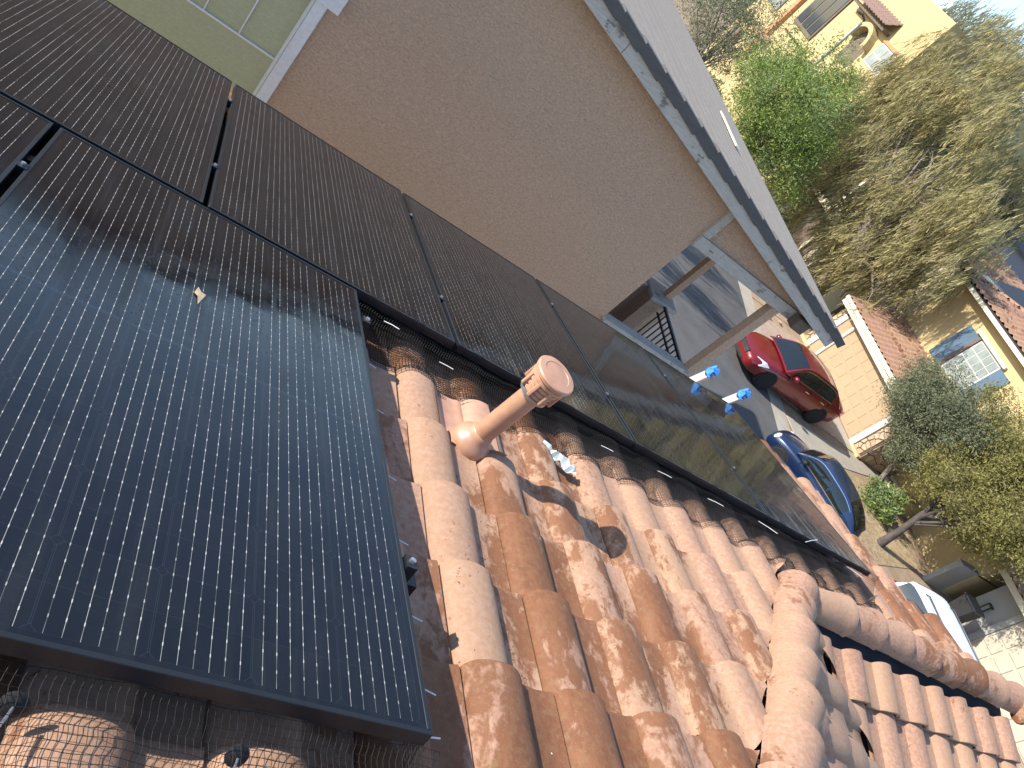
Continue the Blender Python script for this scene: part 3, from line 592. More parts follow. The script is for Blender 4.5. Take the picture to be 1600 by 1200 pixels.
# ------------------------------------------------------------ ground, street, drives
def sheet(name, pts, z, m, kind='structure'):
    o = MB().poly([(x, y, z) for x, y in pts], .3, (0, 0, 1)).build(name, M[m]); return tag(o, kind=kind)
def ex_(y): return 18.5 + .17 * (y - 14.65)                 # street's right edge
sheet('ground', [(-400, -400), (600, -400), (600, 600), (-400, 600)], 0, 'dirt')
sheet('street', [(9.5, -60), (ex_(-5) - .2, -60), (ex_(-5), -5), (ex_(60), 60), (12, 60), (9.5, 20)], .012, 'asphalt')
sheet('gutter', [(ex_(-5), -5), (ex_(-5) + .75, -5), (ex_(60) + .75, 60), (ex_(60), 60)], .016, 'concrete')
sheet('pavement', [(8.3, -60), (9.5, -60), (9.5, 20), (12, 60), (10.8, 60), (8.3, 20)], .10, 'concrete')
sheet('side_yard', [(-12, 3.5), (8.2, 3.5), (8.2, 7.0), (-12, 7.0)], .03, 'concrete')
sheet('driveway', [(19.6, 16.6), (23.9, 16.2), (23.9, 21.6), (20.3, 21.4)], .020, 'paver')
sheet('driveway_apron', [(23.15, 16.2), (23.9, 16.2), (23.9, 21.6), (23.15, 21.6)], .024, 'concrete')
sheet('path', [(19.6, 14.6), (22.5, 14.9), (25.2, 15.6), (25.4, 16.05), (23.5, 16.05), (22.4, 15.8), (19.5, 15.7)], .022, 'concrete')
sheet('gravel_bed', [(19.3, 10.4), (24.8, 11.9), (26.0, 15.2), (22.6, 14.8), (19.4, 14.2)], .018, 'gravel')
sheet('driveway', [(18.6, 4.0), (26, 4.0), (26, 10.3), (19.3, 10.2)], .020, 'paver')
sheet('gravel_bed', [(20.6, 22.3), (24.5, 22.3), (25.5, 29), (21.6, 29)], .018, 'dirt')

# ------------------------------------------------------------ polygon stones
def voronoi(w, h, n, seed):
    rr = random.Random(seed); k = max(1, round(math.sqrt(n * w / h))); l = max(1, round(n / k)); pts = [((i + .5 + rr.uniform(-.36, .36) + .25 * (j % 2)) * w / k, (j + .5 + rr.uniform(-.36, .36)) * h / l) for j in range(l) for i in range(k)]; out = []
    for i, p in enumerate(pts):
        poly = [(0, 0), (w, 0), (w, h), (0, h)]
        for j, q in enumerate(pts):
            if i == j or math.dist(p, q) > 3.2 * max(w / k, h / l): continue
            mx, my = (p[0] + q[0]) / 2, (p[1] + q[1]) / 2; nx, ny = q[0] - p[0], q[1] - p[1]; res = []
            for a, b in zip(poly, poly[1:] + poly[:1]):
                da = (a[0] - mx) * nx + (a[1] - my) * ny; db = (b[0] - mx) * nx + (b[1] - my) * ny
                if da <= 0: res.append(a)
                if da * db < 0: t = da / (da - db); res.append((a[0] + (b[0] - a[0]) * t, a[1] + (b[1] - a[1]) * t))
            poly = res
            if len(poly) < 3: break
        if len(poly) >= 3: out.append(poly)
    return out
def stones(par, org, o, u, v, nrm, w, h, n, seed, name='stone'):
    o, u, v, nrm = Vector(o), Vector(u), Vector(v), Vector(nrm); rr = random.Random(seed)
    for pl in voronoi(w, h, n, seed):
        cx = sum(p[0] for p in pl) / len(pl); cy = sum(p[1] for p in pl) / len(pl); g = .018; d = rr.uniform(.02, .045)
        sh = []
        for p in pl:
            L = math.dist(p, (cx, cy)) + 1e-6; f = max(.3, (L - g) / L); sh.append((cx + (p[0] - cx) * f, cy + (p[1] - cy) * f))
        base = [o + u * a + v * b for a, b in sh]; top = [o + nrm * d + u * (cx + (a - cx) * .9) + v * (cy + (b - cy) * .9) for a, b in sh]; k = len(sh)
        MB(org).add(base + top, [tuple(range(k, 2 * k))] + [(i, (i + 1) % k, k + (i + 1) % k, k + i) for i in range(k)]).build(name, M['stone'], par)

# ------------------------------------------------------------ tiled courses for the houses across the street
def wavy_course(L, pitch=.30, name='tile_course', m='tile_dry', seg=5, d=.36):
    mb = MB(); n = int(L / pitch) * seg; vs = []
    for v, z in ((0, 0), (d, .03), (d, .0)):
        for i in range(n + 1):
            t = (i / seg) % 1; vs.append((i * pitch / seg, v, z + (.065 * math.sin(math.pi * min(1, t / .62)) if t < .62 else 0)))
    fs = [(j * (n + 1) + i, j * (n + 1) + i + 1, (j + 1) * (n + 1) + i + 1, (j + 1) * (n + 1) + i) for j in range(2) for i in range(n)]
    return mb.add(vs, fs).mesh(name, M[m], smooth=50, fix=False)
def tiled_slope(par, eave0, u, down, length, rows, m='tile_dry', pitch=.30, trim=None, exposure=.33):
    """courses climbing from an eave line: eave0 = left end seen from outside, u along the eave, down = slope direction"""
    u, down = Vector(u).normalized(), Vector(down).normalized(); n = u.cross(down).normalized(); po = Vector(par.location); eave0 = Vector(eave0)
    if n.z < 0: eave0 = eave0 + u * length; u = -u; n = -n
    for r in range(rows):
        a, b = (trim(r) if trim else (0, length)); 
        if b - a < .6: continue
        me = wavy_course(b - a, pitch, m=m); o = Vector(eave0) + u * a - down * (r * exposure + .36)
        link('tile_course', me, par, Matrix.Translation(-po) @ frame(u, down, n, o + n * .02))
    return n
M['tile_brown'] = plain('brown_hood_tile', (0.23, 0.15, 0.12), 0.9)
M['tile_far'] = mat_tile('far_roof_tile', -0.10)

# ------------------------------------------------------------ house A: yellow house with tan garage door
ha = thing('yellow_house', 'yellow two storey house with tan garage door, stone base and blue shuttered window', 'house', (28, 18, 0)); AO = ha.location
def hb(a, b, name, m, par=ha, bevel=0, org=AO): return MB(org).box(a, b).build(name, M[m], par, bevel=bevel)
hb((24.05, 16.15, 0), (26, 22.2, 2.45), 'garage_wall', 'stucco_y'); hb((26, 11.5, 0), (33, 21.9, 5.85), 'upper_wall', 'stucco_y')
gd = hb((23.98, 16.85, 0.02), (24.04, 21.0, 1.98), 'garage_door', 'garage')
for i in range(8):
    for j in range(4):
        y0 = 16.93 + i * .508; z0 = .07 + j * .478
        MB(AO).box((23.968, y0 + .03, z0 + .06), (23.979, y0 + .47, z0 + .41)).build('door_panel', M['garage'], gd, bevel=.005)
hb((23.90, 16.60, 0), (24.0, 16.84, 1.99), 'door_trim', 'white', bevel=.01); hb((23.90, 21.01, 0), (24.02, 21.17, 1.99), 'door_trim', 'cream', bevel=.03); hb((23.90, 16.60, 1.995), (24.0, 21.17, 2.08), 'door_trim', 'garage')
hb((23.86, 21.62, .10), (24.04, 21.86, 1.95), 'corner_trim', 'white', bevel=.01); hb((23.93, 21.18, .0), (24.04, 21.61, 2.0), 'return_panel', 'garage')
hb((23.62, 15.95, 2.10), (23.67, 22.35, 2.30), 'fascia', 'cream'); hb((23.55, 15.95, 2.31), (23.62, 22.35, 2.46), 'fascia', 'cream'); hb((23.68, 15.95, 2.14), (24.04, 22.35, 2.18), 'soffit', 'stucco_y')
sb = hb((23.99, 16.12, 0), (24.06, 16.59, 2.05), 'stone_backing', 'grout'); stones(sb, AO, (23.99, 16.13, .02), (0, 1, 0), (0, 0, 1), (-1, 0, 0), .45, 2.0, 20, 5)
sb = hb((23.99, 21.88, 0), (24.06, 22.25, 2.05), 'stone_backing', 'grout'); stones(sb, AO, (23.99, 21.88, .02), (0, 1, 0), (0, 0, 1), (-1, 0, 0), .35, 2.0, 16, 8)
sb = hb((23.99, 16.06, 0), (27.0, 16.11, 2.0), 'stone_backing', 'grout'); stones(sb, AO, (24.0, 16.06, .02), (1, 0, 0), (0, 0, 1), (0, -1, 0), 2.9, 1.9, 62, 9)
hb((23.80, 15.98, 0), (24.0, 16.58, .12), 'plinth', 'stucco_y', bevel=.01); hb((23.80, 21.55, 0), (24.0, 22.3, .14), 'plinth', 'stucco_y', bevel=.01)
tiled_slope(ha, (23.5, 22.4, 2.46), (0, -1, 0), (-.955, 0, -.297), 6.5, 8, 'tile_far')
wl = hb((26 - .03, 17.70, 3.5), (25.995, 19.10, 5.12), 'upper_window', 'white')
for i in range(4):
    for j in range(4): hb((25.955, 17.76 + i * .325, 3.57 + j * .375), (25.969, 17.76 + i * .325 + .295, 3.57 + j * .375 + .345), 'pane', 'glass_pale', wl)
hb((25.90, 19.101, 3.45), (25.995, 19.22, 5.12), 'window_jamb', 'board_dark'); hb((25.85, 17.55, 5.122), (25.995, 19.5, 5.24), 'lintel', 'cream', bevel=.01)
hb((25.94, 19.225, 3.42), (25.99, 19.93, 5.06), 'shutter', 'shutter', bevel=.006); hb((25.94, 17.05, 3.42), (25.99, 17.69, 5.06), 'shutter', 'shutter', bevel=.006)
hb((25.50, 11.2, 5.70), (25.56, 22.2, 5.93), 'fascia', 'cream'); hb((25.57, 11.2, 5.72), (33, 22.2, 5.78), 'soffit', 'stucco_y')
tiled_slope(ha, (25.42, 22.25, 5.93), (0, -1, 0), (-.955, 0, -.297), 11, 12, 'tile_far', trim=lambda r: (r * .315, 11 - r * .315))
tiled_slope(ha, (33.2, 22.25, 5.93), (-1, 0, 0), (0, .955, -.297), 7.8, 12, 'tile_far', trim=lambda r: (r * .315, 7.8 - r * .315))
MB(AO).poly([(25.45, 22.2, 5.92), (25.45, 11.2, 5.92), (29.3, 15.05, 7.05), (29.3, 18.35, 7.05)], .05).poly([(25.45, 22.2, 5.92), (33.15, 22.2, 5.92), (29.3, 18.35, 7.05)], .05).build('roof_deck', M['felt'], ha)
MB(AO).tube([(25.4, 22.25, 5.98), (29.3, 18.35, 7.12), (29.3, 15.05, 7.12)], .10, 8).build('hip_cap', M['tile_far'], ha, smooth=40)

# ------------------------------------------------------------ house C, lower right: beige garage
hc = thing('beige_house', 'house with beige panelled garage door and grey wall at the right edge', 'house', (29, 7, 0)); CO = hc.location
hbc = lambda a, b, n_, m, par=hc, bevel=0: hb(a, b, n_, m, par, bevel, CO)
hbc((26.1, 2, 0), (33, 10.95, 2.2), 'garage_wall', 'stucco_h')
gd = hbc((26.03, 4.9, .02), (26.09, 9.75, 1.95), 'garage_door', 'garage2')
for i in range(8):
    for j in range(4): MB(CO).box((26.0, 4.98 + i * .6, .07 + j * .47), (26.028, 4.98 + i * .6 + .50, .07 + j * .47 + .37)).build('door_panel', M['garage2'], gd, bevel=.015)
hbc((25.98, 9.76, 0), (26.09, 9.95, 2.0), 'door_trim', 'stucco_h')
hbc((25.55, 1.8, 1.98), (25.62, 11.2, 2.18), 'fascia', 'cream'); hbc((25.63, 1.8, 2.0), (26.09, 11.2, 2.04), 'soffit', 'stucco_h')
lampo = thing('wall_lantern', 'dark framed wall lantern on the grey wall beside the beige garage', 'lamp', (26.02, 10.5, 1.0))
MB(lampo.location).box((25.99, 10.40, 1.15), (26.09, 10.6, 1.2)).box((25.94, 10.41, .85), (25.98, 10.44, 1.2)).box((25.94, 10.56, .85), (25.98, 10.59, 1.2)).box((25.93, 10.40, .82), (26.09, 10.6, .85)).build('lantern_frame', M['iron'], lampo)
MB(lampo.location).box((25.99, 10.45, .86), (26.05, 10.55, 1.14)).build('lantern_glass', M['glass_pale'], lampo)
tiled_slope(hc, (25.42, 11.3, 2.2), (0, -1, 0), (-.955, 0, -.297), 9.3, 9, 'tile_far')
gw = thing('garden_wall', 'low grey stucco garden wall in dappled shade between the gravel bed and the beige garage', 'wall', (26, 11.7, 0))
MB(gw.location).box((24.95, 11.55, 0), (29, 11.72, 1.22)).build('wall', M['stucco_h'], gw); MB(gw.location).box((24.9, 11.5, 1.222), (29, 11.77, 1.30)).build('wall_cap', M['stucco_h'], gw, bevel=.015)
yw = thing('planter_wall', 'low yellow stucco planter wall behind the forked tree trunk', 'wall', (25.6, 14.5, 0))
MB(yw.location).box((25.0, 14.3, 0), (26.6, 14.8, .62)).build('wall', M['stucco_y'], yw, bevel=.02)
cw = thing('limestone_steps', 'cream limestone garden steps at the end of the concrete path', 'steps', (26.3, 15.5, 0))
for i in range(4): MB(cw.location).box((25.5 + i * .36, 15.0, i * .14), (25.85 + i * .36, 16.0, .14 + i * .14)).build('step', M['cream'], cw, bevel=.02)

# ------------------------------------------------------------ house B and others further up the street
hB = thing('tall_yellow_house', 'tall pale yellow house at the top right with tiled porch hood and arched opening', 'house', (30, 40, 0)); BO = hB.location
hbb = lambda a, b, n_, m, par=hB, bevel=0: hb(a, b, n_, m, par, bevel, BO)
hbb((25, 33.3, 0), (36, 48, 11.25), 'wall', 'stucco_y')
w1 = hbb((24.96, 34.1, 7.7), (24.995, 35.75, 8.80), 'window', 'white')
for i in range(2):
    for j in range(2): hbb((24.935, 34.18 + i * .78, 7.77 + j * .51), (24.959, 34.18 + i * .78 + .73, 7.77 + j * .51 + .46), 'pane', 'glass_pale', w1)
hbb((24.9, 34.0, 8.82), (24.995, 35.85, 8.98), 'head_trim', 'orange_trim')
hbb((24.985, 36.3, 6.9), (24.998, 37.7, 8.75), 'arch_recess', 'board_dark'); mbq = MB(BO)
arc = [(37 + .95 * math.cos(a), 8.0 + .95 * math.sin(a)) for a in [math.pi * i / 12 for i in range(13)]]; arc2 = [(37 + .72 * math.cos(a), 8.0 + .72 * math.sin(a)) for a in [math.pi * i / 12 for i in range(13)]]
for i in range(12): mbq.poly([(24.55, *arc[i]), (24.55, *arc[i + 1]), (24.55, *arc2[i + 1]), (24.55, *arc2[i])], .5, (-1, 0, 0))
mbq.build('arch', M['stucco_y'], hB)
hbb((24.5, 35.9, 9.05), (24.99, 39.6, 9.2), 'porch_fascia', 'board_dark')
tiled_slope(hB, (24.3, 39.7, 9.25), (0, -1, 0), (-.80, 0, -.6), 3.9, 4, 'tile_brown', pitch=.3)
w2 = hbb((24.9, 40.4, 6.4), (24.995, 43.0, 9.4), 'window', 'board_dark')
for i in range(3): hbb((24.87, 40.55 + i * .82, 6.6), (24.899, 40.55 + i * .82 + .68, 9.2), 'pane', 'glass_dark', w2)
hbb((24.75, 43.75, 3.0), (24.99, 44.15, 11.0), 'corner_band', 'orange_trim'); hbb((24.8, 39.9, 5.9), (24.99, 43.2, 6.2), 'sill_trim', 'stucco_y')
hbb((24.6, 46.0, 3), (24.99, 46.9, 4), 'balcony_recess', 'board_dark')
tiled_slope(hB, (24.4, 45.2, 4.6), (0, -1, 0), (-.9, 0, -.436), 2.2, 3, 'tile_far')
hbb((24.9, 45.2, 6.0), (24.99, 47, 7.0), 'window', 'glass_pale'); hbb((24.8, 45.0, 7.1), (24.99, 47.4, 7.35), 'orange_head', 'orange_trim')
hD = thing('cream_townhouse', 'cream townhouse with balconies behind the big weeping tree', 'house', (31, 28, 0)); DO = hD.location
hbd = lambda a, b, n_, m, par=hD, bevel=0: hb(a, b, n_, m, par, bevel, DO)
hbd((28, 23.5, 0), (37, 33.1, 5.9), 'wall', 'stucco_c')
for y in (24.5, 27.6, 30.6):
    w1 = hbd((27.95, y, 3.3), (27.995, y + 1.5, 4.9), 'window', 'white')
    for i in range(2): hbd((27.93, y + .08 + i * .7, 3.38), (27.949, y + .08 + i * .7 + .64, 4.82), 'pane', 'glass_dark', w1)
    hbd((27.94, y - .1, .1), (27.99, y + 1.7, 2.1), 'door', 'board_dark')
hbd((26.9, 23.5, 2.5), (27.99, 33.1, 2.75), 'balcony_slab', 'stucco_c'); br = hbd((26.92, 23.5, 3.62), (26.96, 33.1, 3.68), 'balcony_railing', 'iron')
mbr = MB(DO)
for k in range(60): mbr.box((26.93, 23.6 + k * .16, 2.751), (26.95, 23.62 + k * .16, 3.62))
tag(mbr.build('baluster', M['iron'], br), kind='stuff')
for y in (23.6, 26.8, 29.9, 33.0): hbd((26.85, y - .1, 0), (27.05, y + .1, 2.49), 'column', 'stucco_c')
tiled_slope(hD, (27.5, 33.4, 5.95), (0, -1, 0), (-.955, 0, -.297), 10, 10, 'tile_far')
hE = thing('slate_house', 'slate grey house in shade behind the yellow house at the right edge', 'house', (42, 34, 0))
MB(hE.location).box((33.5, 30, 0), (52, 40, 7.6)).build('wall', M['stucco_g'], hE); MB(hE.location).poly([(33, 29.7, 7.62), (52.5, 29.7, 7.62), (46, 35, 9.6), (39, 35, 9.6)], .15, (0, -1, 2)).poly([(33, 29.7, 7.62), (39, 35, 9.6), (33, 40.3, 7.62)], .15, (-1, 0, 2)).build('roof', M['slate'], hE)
pl = thing('light_pole', 'thin grey street light pole in front of the tall yellow house', 'street light', (22.3, 34.2, 0))
MB(pl.location).tube([(22.3, 34.2, 0), (22.3, 34.2, 8.6)], [.11, .075], 10).build('pole', M['lead'], pl, smooth=40); MB(pl.location).tube([(22.3, 34.2, 8.5), (22.3, 34.2, 8.75), (21.9, 34.2, 8.85)], .05, 8).lathe([(.05, 0), (.16, .04), (.18, .10), (.05, .16)], (21.8, 34.2, 8.72), (0, 0, 1), 12).build('lamp_head', M['board_dark'], pl)

# ------------------------------------------------------------ trees and shrubs
def blades(P, D, Nn, ln, wd):               # thin leaf quads: centre, direction, width axis
    a = P - D * ln[:, None] / 2; b = P + D * ln[:, None] / 2; wv = Nn * wd[:, None] / 2
    V = np.stack([a - wv * .4, a + wv * .4, b + wv, b - wv], 1).reshape(-1, 3); F = np.arange(len(P) * 4).reshape(-1, 4); return V, F
def unit(v): return v / (np.linalg.norm(v, axis=1, keepdims=True) + 1e-9)
def lumps(c, rad, n, seed, hollow=.35):
    g = np.random.default_rng(seed); out = []
    ph = g.uniform(0, 6, 6)
    while len(out) < n:
        d = unit(g.normal(size=(1, 3)))[0]; q = 1 + .22 * math.sin(3 * d[0] + ph[0] + 2 * d[2]) + .16 * math.sin(5 * d[1] + ph[1]) * math.cos(4 * d[2] + ph[2])
        r = (hollow + (1 - hollow) * g.uniform() ** .6) * q; out.append(np.array(c) + d * r * np.array(rad))
    return np.array(out)
def crown_leaf(cl, per, spread, size, seed, flat=.8):
    g = np.random.default_rng(seed); n = len(cl) * per; sc = np.repeat(g.uniform(.55, 1.35, len(cl)), per)[:, None]
    P = np.repeat(cl, per, 0) + g.normal(size=(n, 3)) * spread * sc * np.array([1, 1, flat]); D = unit(g.normal(size=(n, 3)) + np.array([0, 0, .25])); Nn = unit(np.cross(D, g.normal(size=(n, 3))))
    return blades(P, D, Nn, g.uniform(.6, 1.4, n) * size, g.uniform(.6, 1.3, n) * size * .42)
def crown_weep(cl, strands, seed, lean=(-0.16, 0.05), length=(.5, 1.5), nb=13, size=.21, spread=.3):
    g = np.random.default_rng(seed); n = len(cl) * strands; P0 = np.repeat(cl, strands, 0) + g.normal(size=(n, 3)) * spread; L = g.uniform(*length, n)
    dr = unit(np.stack([g.normal(size=n) * .22 + lean[0], g.normal(size=n) * .22 + lean[1], -np.ones(n)], 1)); t = (np.arange(nb) + g.uniform(size=(n, nb))) / nb
    out = unit(g.normal(size=(n, 3)) * np.array([1, 1, .1])) * .25
    P = P0[:, None] + dr[:, None] * (t * L[:, None])[..., None] + out[:, None] * np.sqrt(t)[..., None]; P = P.reshape(-1, 3) + g.normal(size=(n * nb, 3)) * .035
    D = unit(np.repeat(dr, nb, 0) + g.normal(size=(n * nb, 3)) * .17); Nn = unit(np.cross(D, g.normal(size=(n * nb, 3))))
    return blades(P, D, Nn, g.uniform(.7, 1.5, n * nb) * size, g.uniform(.5, 1.3, n * nb) * size * .14)
def limbs(root, base, cl, r0, mat, seed, n=16, fork=None, lean=(0, 0), name='trunk'):
    rr = random.Random(seed); base = Vector(base); c = Vector(cl.mean(0)); top = Vector(fork) if fork else base.lerp(c, .45)
    mb = MB(root.location); mid = base.lerp(top, .5) + Vector((rr.uniform(-.15, .15), rr.uniform(-.15, .15), 0))
    mb.tube([base - Vector((0, 0, .1)), base.lerp(mid, .4), mid, top], [r0 * 1.25, r0, r0 * .85, r0 * .75], 9)
    t = mb.build(name, mat, root, smooth=60); br = MB(root.location)
    for k in range(n):
        e = Vector(cl[rr.randrange(len(cl))]); s = mid.lerp(top, rr.uniform(.3, 1)); m1 = s.lerp(e, .35) + Vector((rr.uniform(-.3, .3), rr.uniform(-.3, .3), rr.uniform(0, .5))); m2 = s.lerp(e, .7) + Vector((rr.uniform(-.25, .25), rr.uniform(-.25, .25), rr.uniform(-.1, .4))); q = r0 * rr.uniform(.25, .6)
        br.tube([s, m1, m2, e], [q, q * .7, q * .4, q * .12], 6)
        for _ in range(2):
            e2 = Vector(cl[rr.randrange(len(cl))]); e2 = m2.lerp(e2, .4); br.tube([m2, m2.lerp(e2, .5) + Vector((0, 0, .1)), e2], [q * .35, q * .22, q * .06], 5)
    br.build('branch', mat, t, smooth=60); return t
def tree(name, label, cat, base, cl, V, F, leaf, bark, r0, seed, group=None, **kw):
    r = thing(name, label, cat, base, group); limbs(r, base, cl, r0, bark, seed, **kw)
    link('crown', np_mesh('crown', V - np.array(base), F, leaf), r); return r
# big weeping tree across the street
cl = np.concatenate([lumps((24.2, 26.6, 6.5), (2.3, 5.4, 4.7), 260, 1, .45), lumps((24.3, 30.9, 8.7), (1.4, 2.2, 2.3), 60, 34), lumps((23.8, 24.4, 3.9), (1.6, 3.4, 1.9), 60, 2), lumps((24.0, 22.9, 6.5), (1.7, 2.4, 1.9), 60, 3), lumps((25.0, 28.6, 10.4), (2.0, 3.2, 2.2), 60, 33)])
V, F = crown_weep(cl, 13, 11, spread=.15, length=(.4, 1.25))
tree('weeping_tree', 'big olive gold weeping tree across the street in front of the yellow house', 'tree', (23.9, 24.4, 0), cl, V, F, M['leaf_weep'], M['bark'], .22, 5, n=34, fork=(24.0, 24.0, 3.9))
cl = lumps((29, 35, 10.0), (3, 5.2, 3.6), 200, 6); V, F = crown_weep(cl, 34, 12, spread=.3)
tree('weeping_tree', 'weeping tree at the top right corner with blue sky showing through its crown', 'tree', (29, 34.8, 0), cl, V, F, M['leaf_grey'], M['bark_d'], .2, 6, n=20)
cl = lumps((33.5, 31, 9.0), (2.2, 3, 2.4), 70, 16); V, F = crown_weep(cl, 12, 22)
tree('weeping_tree', 'weeping tree at the right edge above the tiled hip roof of the yellow house', 'tree', (33.2, 28.9, 0), cl, V, F, M['leaf_weep'], M['bark_d'], .16, 26, n=14)
# green trees
cl = np.concatenate([lumps((20, 29.2, 4.9), (2.4, 2.9, 2.3), 190, 7), lumps((20.2, 27.2, 3.9), (1.5, 1.6, 1.6), 60, 8), lumps((20.4, 30.8, 5.5), (1.5, 2.0, 1.9), 60, 17)]); V, F = crown_leaf(cl, 150, .34, .115, 13)
tree('green_tree', 'dense bright green tree in front of the tall yellow house', 'tree', (20, 29, 0), cl, V, F, M['leaf_green'], M['bark_d'], .16, 7)
cl = lumps((19.6, 37.4, 4.6), (2.5, 3.2, 2.4), 130, 9, .2); V, F = crown_leaf(cl, 110, .36, .105, 14)
tree('green_tree', 'sparser grey green tree at the top beside the flat tiled eave with bare stems showing', 'tree', (19.3, 36.2, 0), cl, V, F, M['leaf_olive'], M['bark'], .15, 8, n=26)
# trees on the gravel bed, lower right
cl = np.concatenate([lumps((23.5, 12.9, 2.7), (1.3, 2.1, 1.2), 170, 10, .2), lumps((24.4, 13.3, 4.3), (1.5, 2.5, 1.35), 200, 20, .2), lumps((24.2, 11.2, 3.3), (1.2, 1.4, 1.0), 80, 21, .2)]); V, F = crown_leaf(cl, 230, .21, .078, 15)
tree('olive_tree', 'yellow green tree on the gravel bed with dark forked trunk', 'tree', (22.55, 12.05, 0), cl, V, F, M['leaf_yel'], M['bark_d'], .13, 9, n=14, fork=(22.9, 12.5, 1.5))
cl = np.concatenate([lumps((23.3, 15.9, 2.95), (1.1, 1.9, 1.4), 170, 11, .15), lumps((23.3, 15.0, 1.9), (.7, .9, .7), 40, 12, .1), lumps((23.7, 14.6, 3.6), (1.0, 1.2, .9), 60, 13, .1)]); V, F = crown_leaf(cl, 260, .21, .07, 16)
tree('olive_tree', 'grey green tree hiding the right side of the tan garage', 'tree', (23.4, 14.3, 0), cl, V, F, M['leaf_olive'], M['bark'], .10, 10, n=22, fork=(23.4, 15.0, 1.6))
# shade trees in the neighbour front yard (behind the gable roof): they throw the streaks on the asphalt
for i, (x, y) in enumerate(((7.4, 21.9), (8.6, 24.8))):
    cl = lumps((x, y, 5.2), (.7, 1.0, 1.7), 30, 30 + i); V, F = crown_weep(cl, 8, 31 + i, spread=.2)
    tree('street_tree', ('weeping street tree hidden behind the neighbour gable roof, nearer one', 'weeping street tree hidden behind the neighbour gable roof, farther one')[i], 'tree', (x, y, 0), cl, V, F, M['leaf_grey'], M['bark'], .12, 32 + i, n=10)
def shrub(label, c, rad, leaf, n, per, size, seed):
    cl = lumps(c, rad, n, seed, .1); V, F = crown_leaf(cl, per, .12, size, seed + 1); base = (c[0], c[1], 0); r = thing('shrub', label, 'shrub', base)
    st = MB(base)
    for k in range(5): st.tube([(c[0], c[1], -.05), Vector(cl[k]).lerp(Vector((c[0], c[1], 0)), .5) + Vector((.02, .02, 0)), cl[k]], [.02, .014, .006], 5)
    st.build('stem', M['bark'], r); V = V.copy(); V[:, 2] = np.maximum(V[:, 2], .02); link('foliage', np_mesh('foliage', V - np.array(base), F, leaf), r)
shrub('bright green shrub beside the concrete path and forked trunk', (23.3, 13.7, .45), (.55, .75, .45), M['leaf_green'], 60, 60, .11, 40)
shrub('small green shrub on the bare verge behind the porch beam', (21.5, 24.0, .3), (.35, .45, .3), M['leaf_green'], 30, 40, .10, 42)
shrub('dark shrub at the foot of the tall yellow house, left of the light pole', (23.5, 41.5, .9), (.9, 1.6, .9), M['leaf_olive'], 60, 50, .14, 44)
shrub('green hedge shrub under the cream townhouse balcony', (25.6, 31.5, .7), (.8, 1.6, .7), M['leaf_olive'], 60, 50, .13, 46)
# far trees closing the view
for i, (x, y, z, r) in enumerate(((44, 60, 5, 6), (58, 52, 5, 6), (70, 62, 6, 7), (36, 66, 5, 6), (60, 38, 4, 5))):
    cl = lumps((x, y, z), (r, r, r * .7), 90, 50 + i); V, F = crown_leaf(cl, 60, .8, .45, 60 + i)
    tree('distant_tree', ('distant green tree beyond the houses, second from the left', 'distant tree beyond the slate grey house', 'distant tree farthest to the right', 'distant green tree beyond the tall yellow house, leftmost', 'distant tree low behind the slate grey house')[i], 'tree', (x, y, 0), cl, V, F, M['leaf_olive'], M['bark_d'], .3, 70 + i, n=8)

# leaf litter and rocks on the verge
rk_ = random.Random(5)
for k in range(10):
    x, y = (rk_.uniform(21.4, 23.3), rk_.uniform(21.6, 23.4)) if k < 5 else (rk_.uniform(23.0, 25), rk_.uniform(12.2, 14.6)); r = rk_.uniform(.08, .19)
    mb = MB((x, y, 0)).lathe([(r * .5, -.02), (r, .05), (r * .9, r * .5), (r * .45, r * .8)], (x, y, 0), (rk_.uniform(-.2, .2), rk_.uniform(-.2, .2), 1), 7); mb.v = [tuple(Vector(q) * rk_.uniform(.85, 1.15)) for q in mb.v]
    o = mb.build('rock', M['stone']); o.location = (x, y, 0); tag(o, 'small tan rock on the bare verge left of the tan garage' if k < 5 else 'small tan rock near the forked tree trunk', 'rock', 'rocks on the verge' if k < 5 else 'rocks by the forked tree')

# ------------------------------------------------------------ cars (local +x forward)
def wheel(par, x, y, r, side, rim, spokes=5):
    w = MB().lathe([(r * .62, -.10), (r * .92, -.105), (r, -.07), (r, .07), (r * .92, .105), (r * .64, .10)], (x, y, r), (0, side, 0), 24).build('wheel', M['rubber'], par, smooth=40)
    MB().lathe([(r * .66, -.05), (r * .68, .085), (r * .62, .098), (r * .56, .06), (r * .15, .065), (r * .12, .085), (r * .02, .09)], (x, y, r), (0, side, 0), 24).build('rim', rim, w, smooth=40)
    for k in range(spokes):
        a = 2 * math.pi * k / spokes; d = Vector((math.cos(a), 0, math.sin(a))); MB().obox(Vector((x, y + side * .083, r)) + d * r * .36, (d, Vector((0, 1, 0)), d.cross(Vector((0, 1, 0)))), (r * .25, .012, r * .075)).build('spoke', rim if rim != M['hub_dark'] else M['alloy'] if spokes > 5 else rim, w)
def bil(c, s, t): a, b, d, e = [Vector(q) for q in c]; return a.lerp(b, s).lerp(e.lerp(d, s), t)
def patch(par, name, c, s0, s1, t0, t1, off, mat, thick=.006, bulge=0):
    n = -(Vector(c[1]) - Vector(c[0])).cross(Vector(c[3]) - Vector(c[0])).normalized(); mb = MB()
    mb.grid(lambda u, v: bil(c, s0 + (s1 - s0) * u, t0 + (t1 - t0) * v) + n * (off + bulge * 4 * u * (1 - u)), 8, 3); return mb.build(name, mat, par, smooth=50, fix=False)
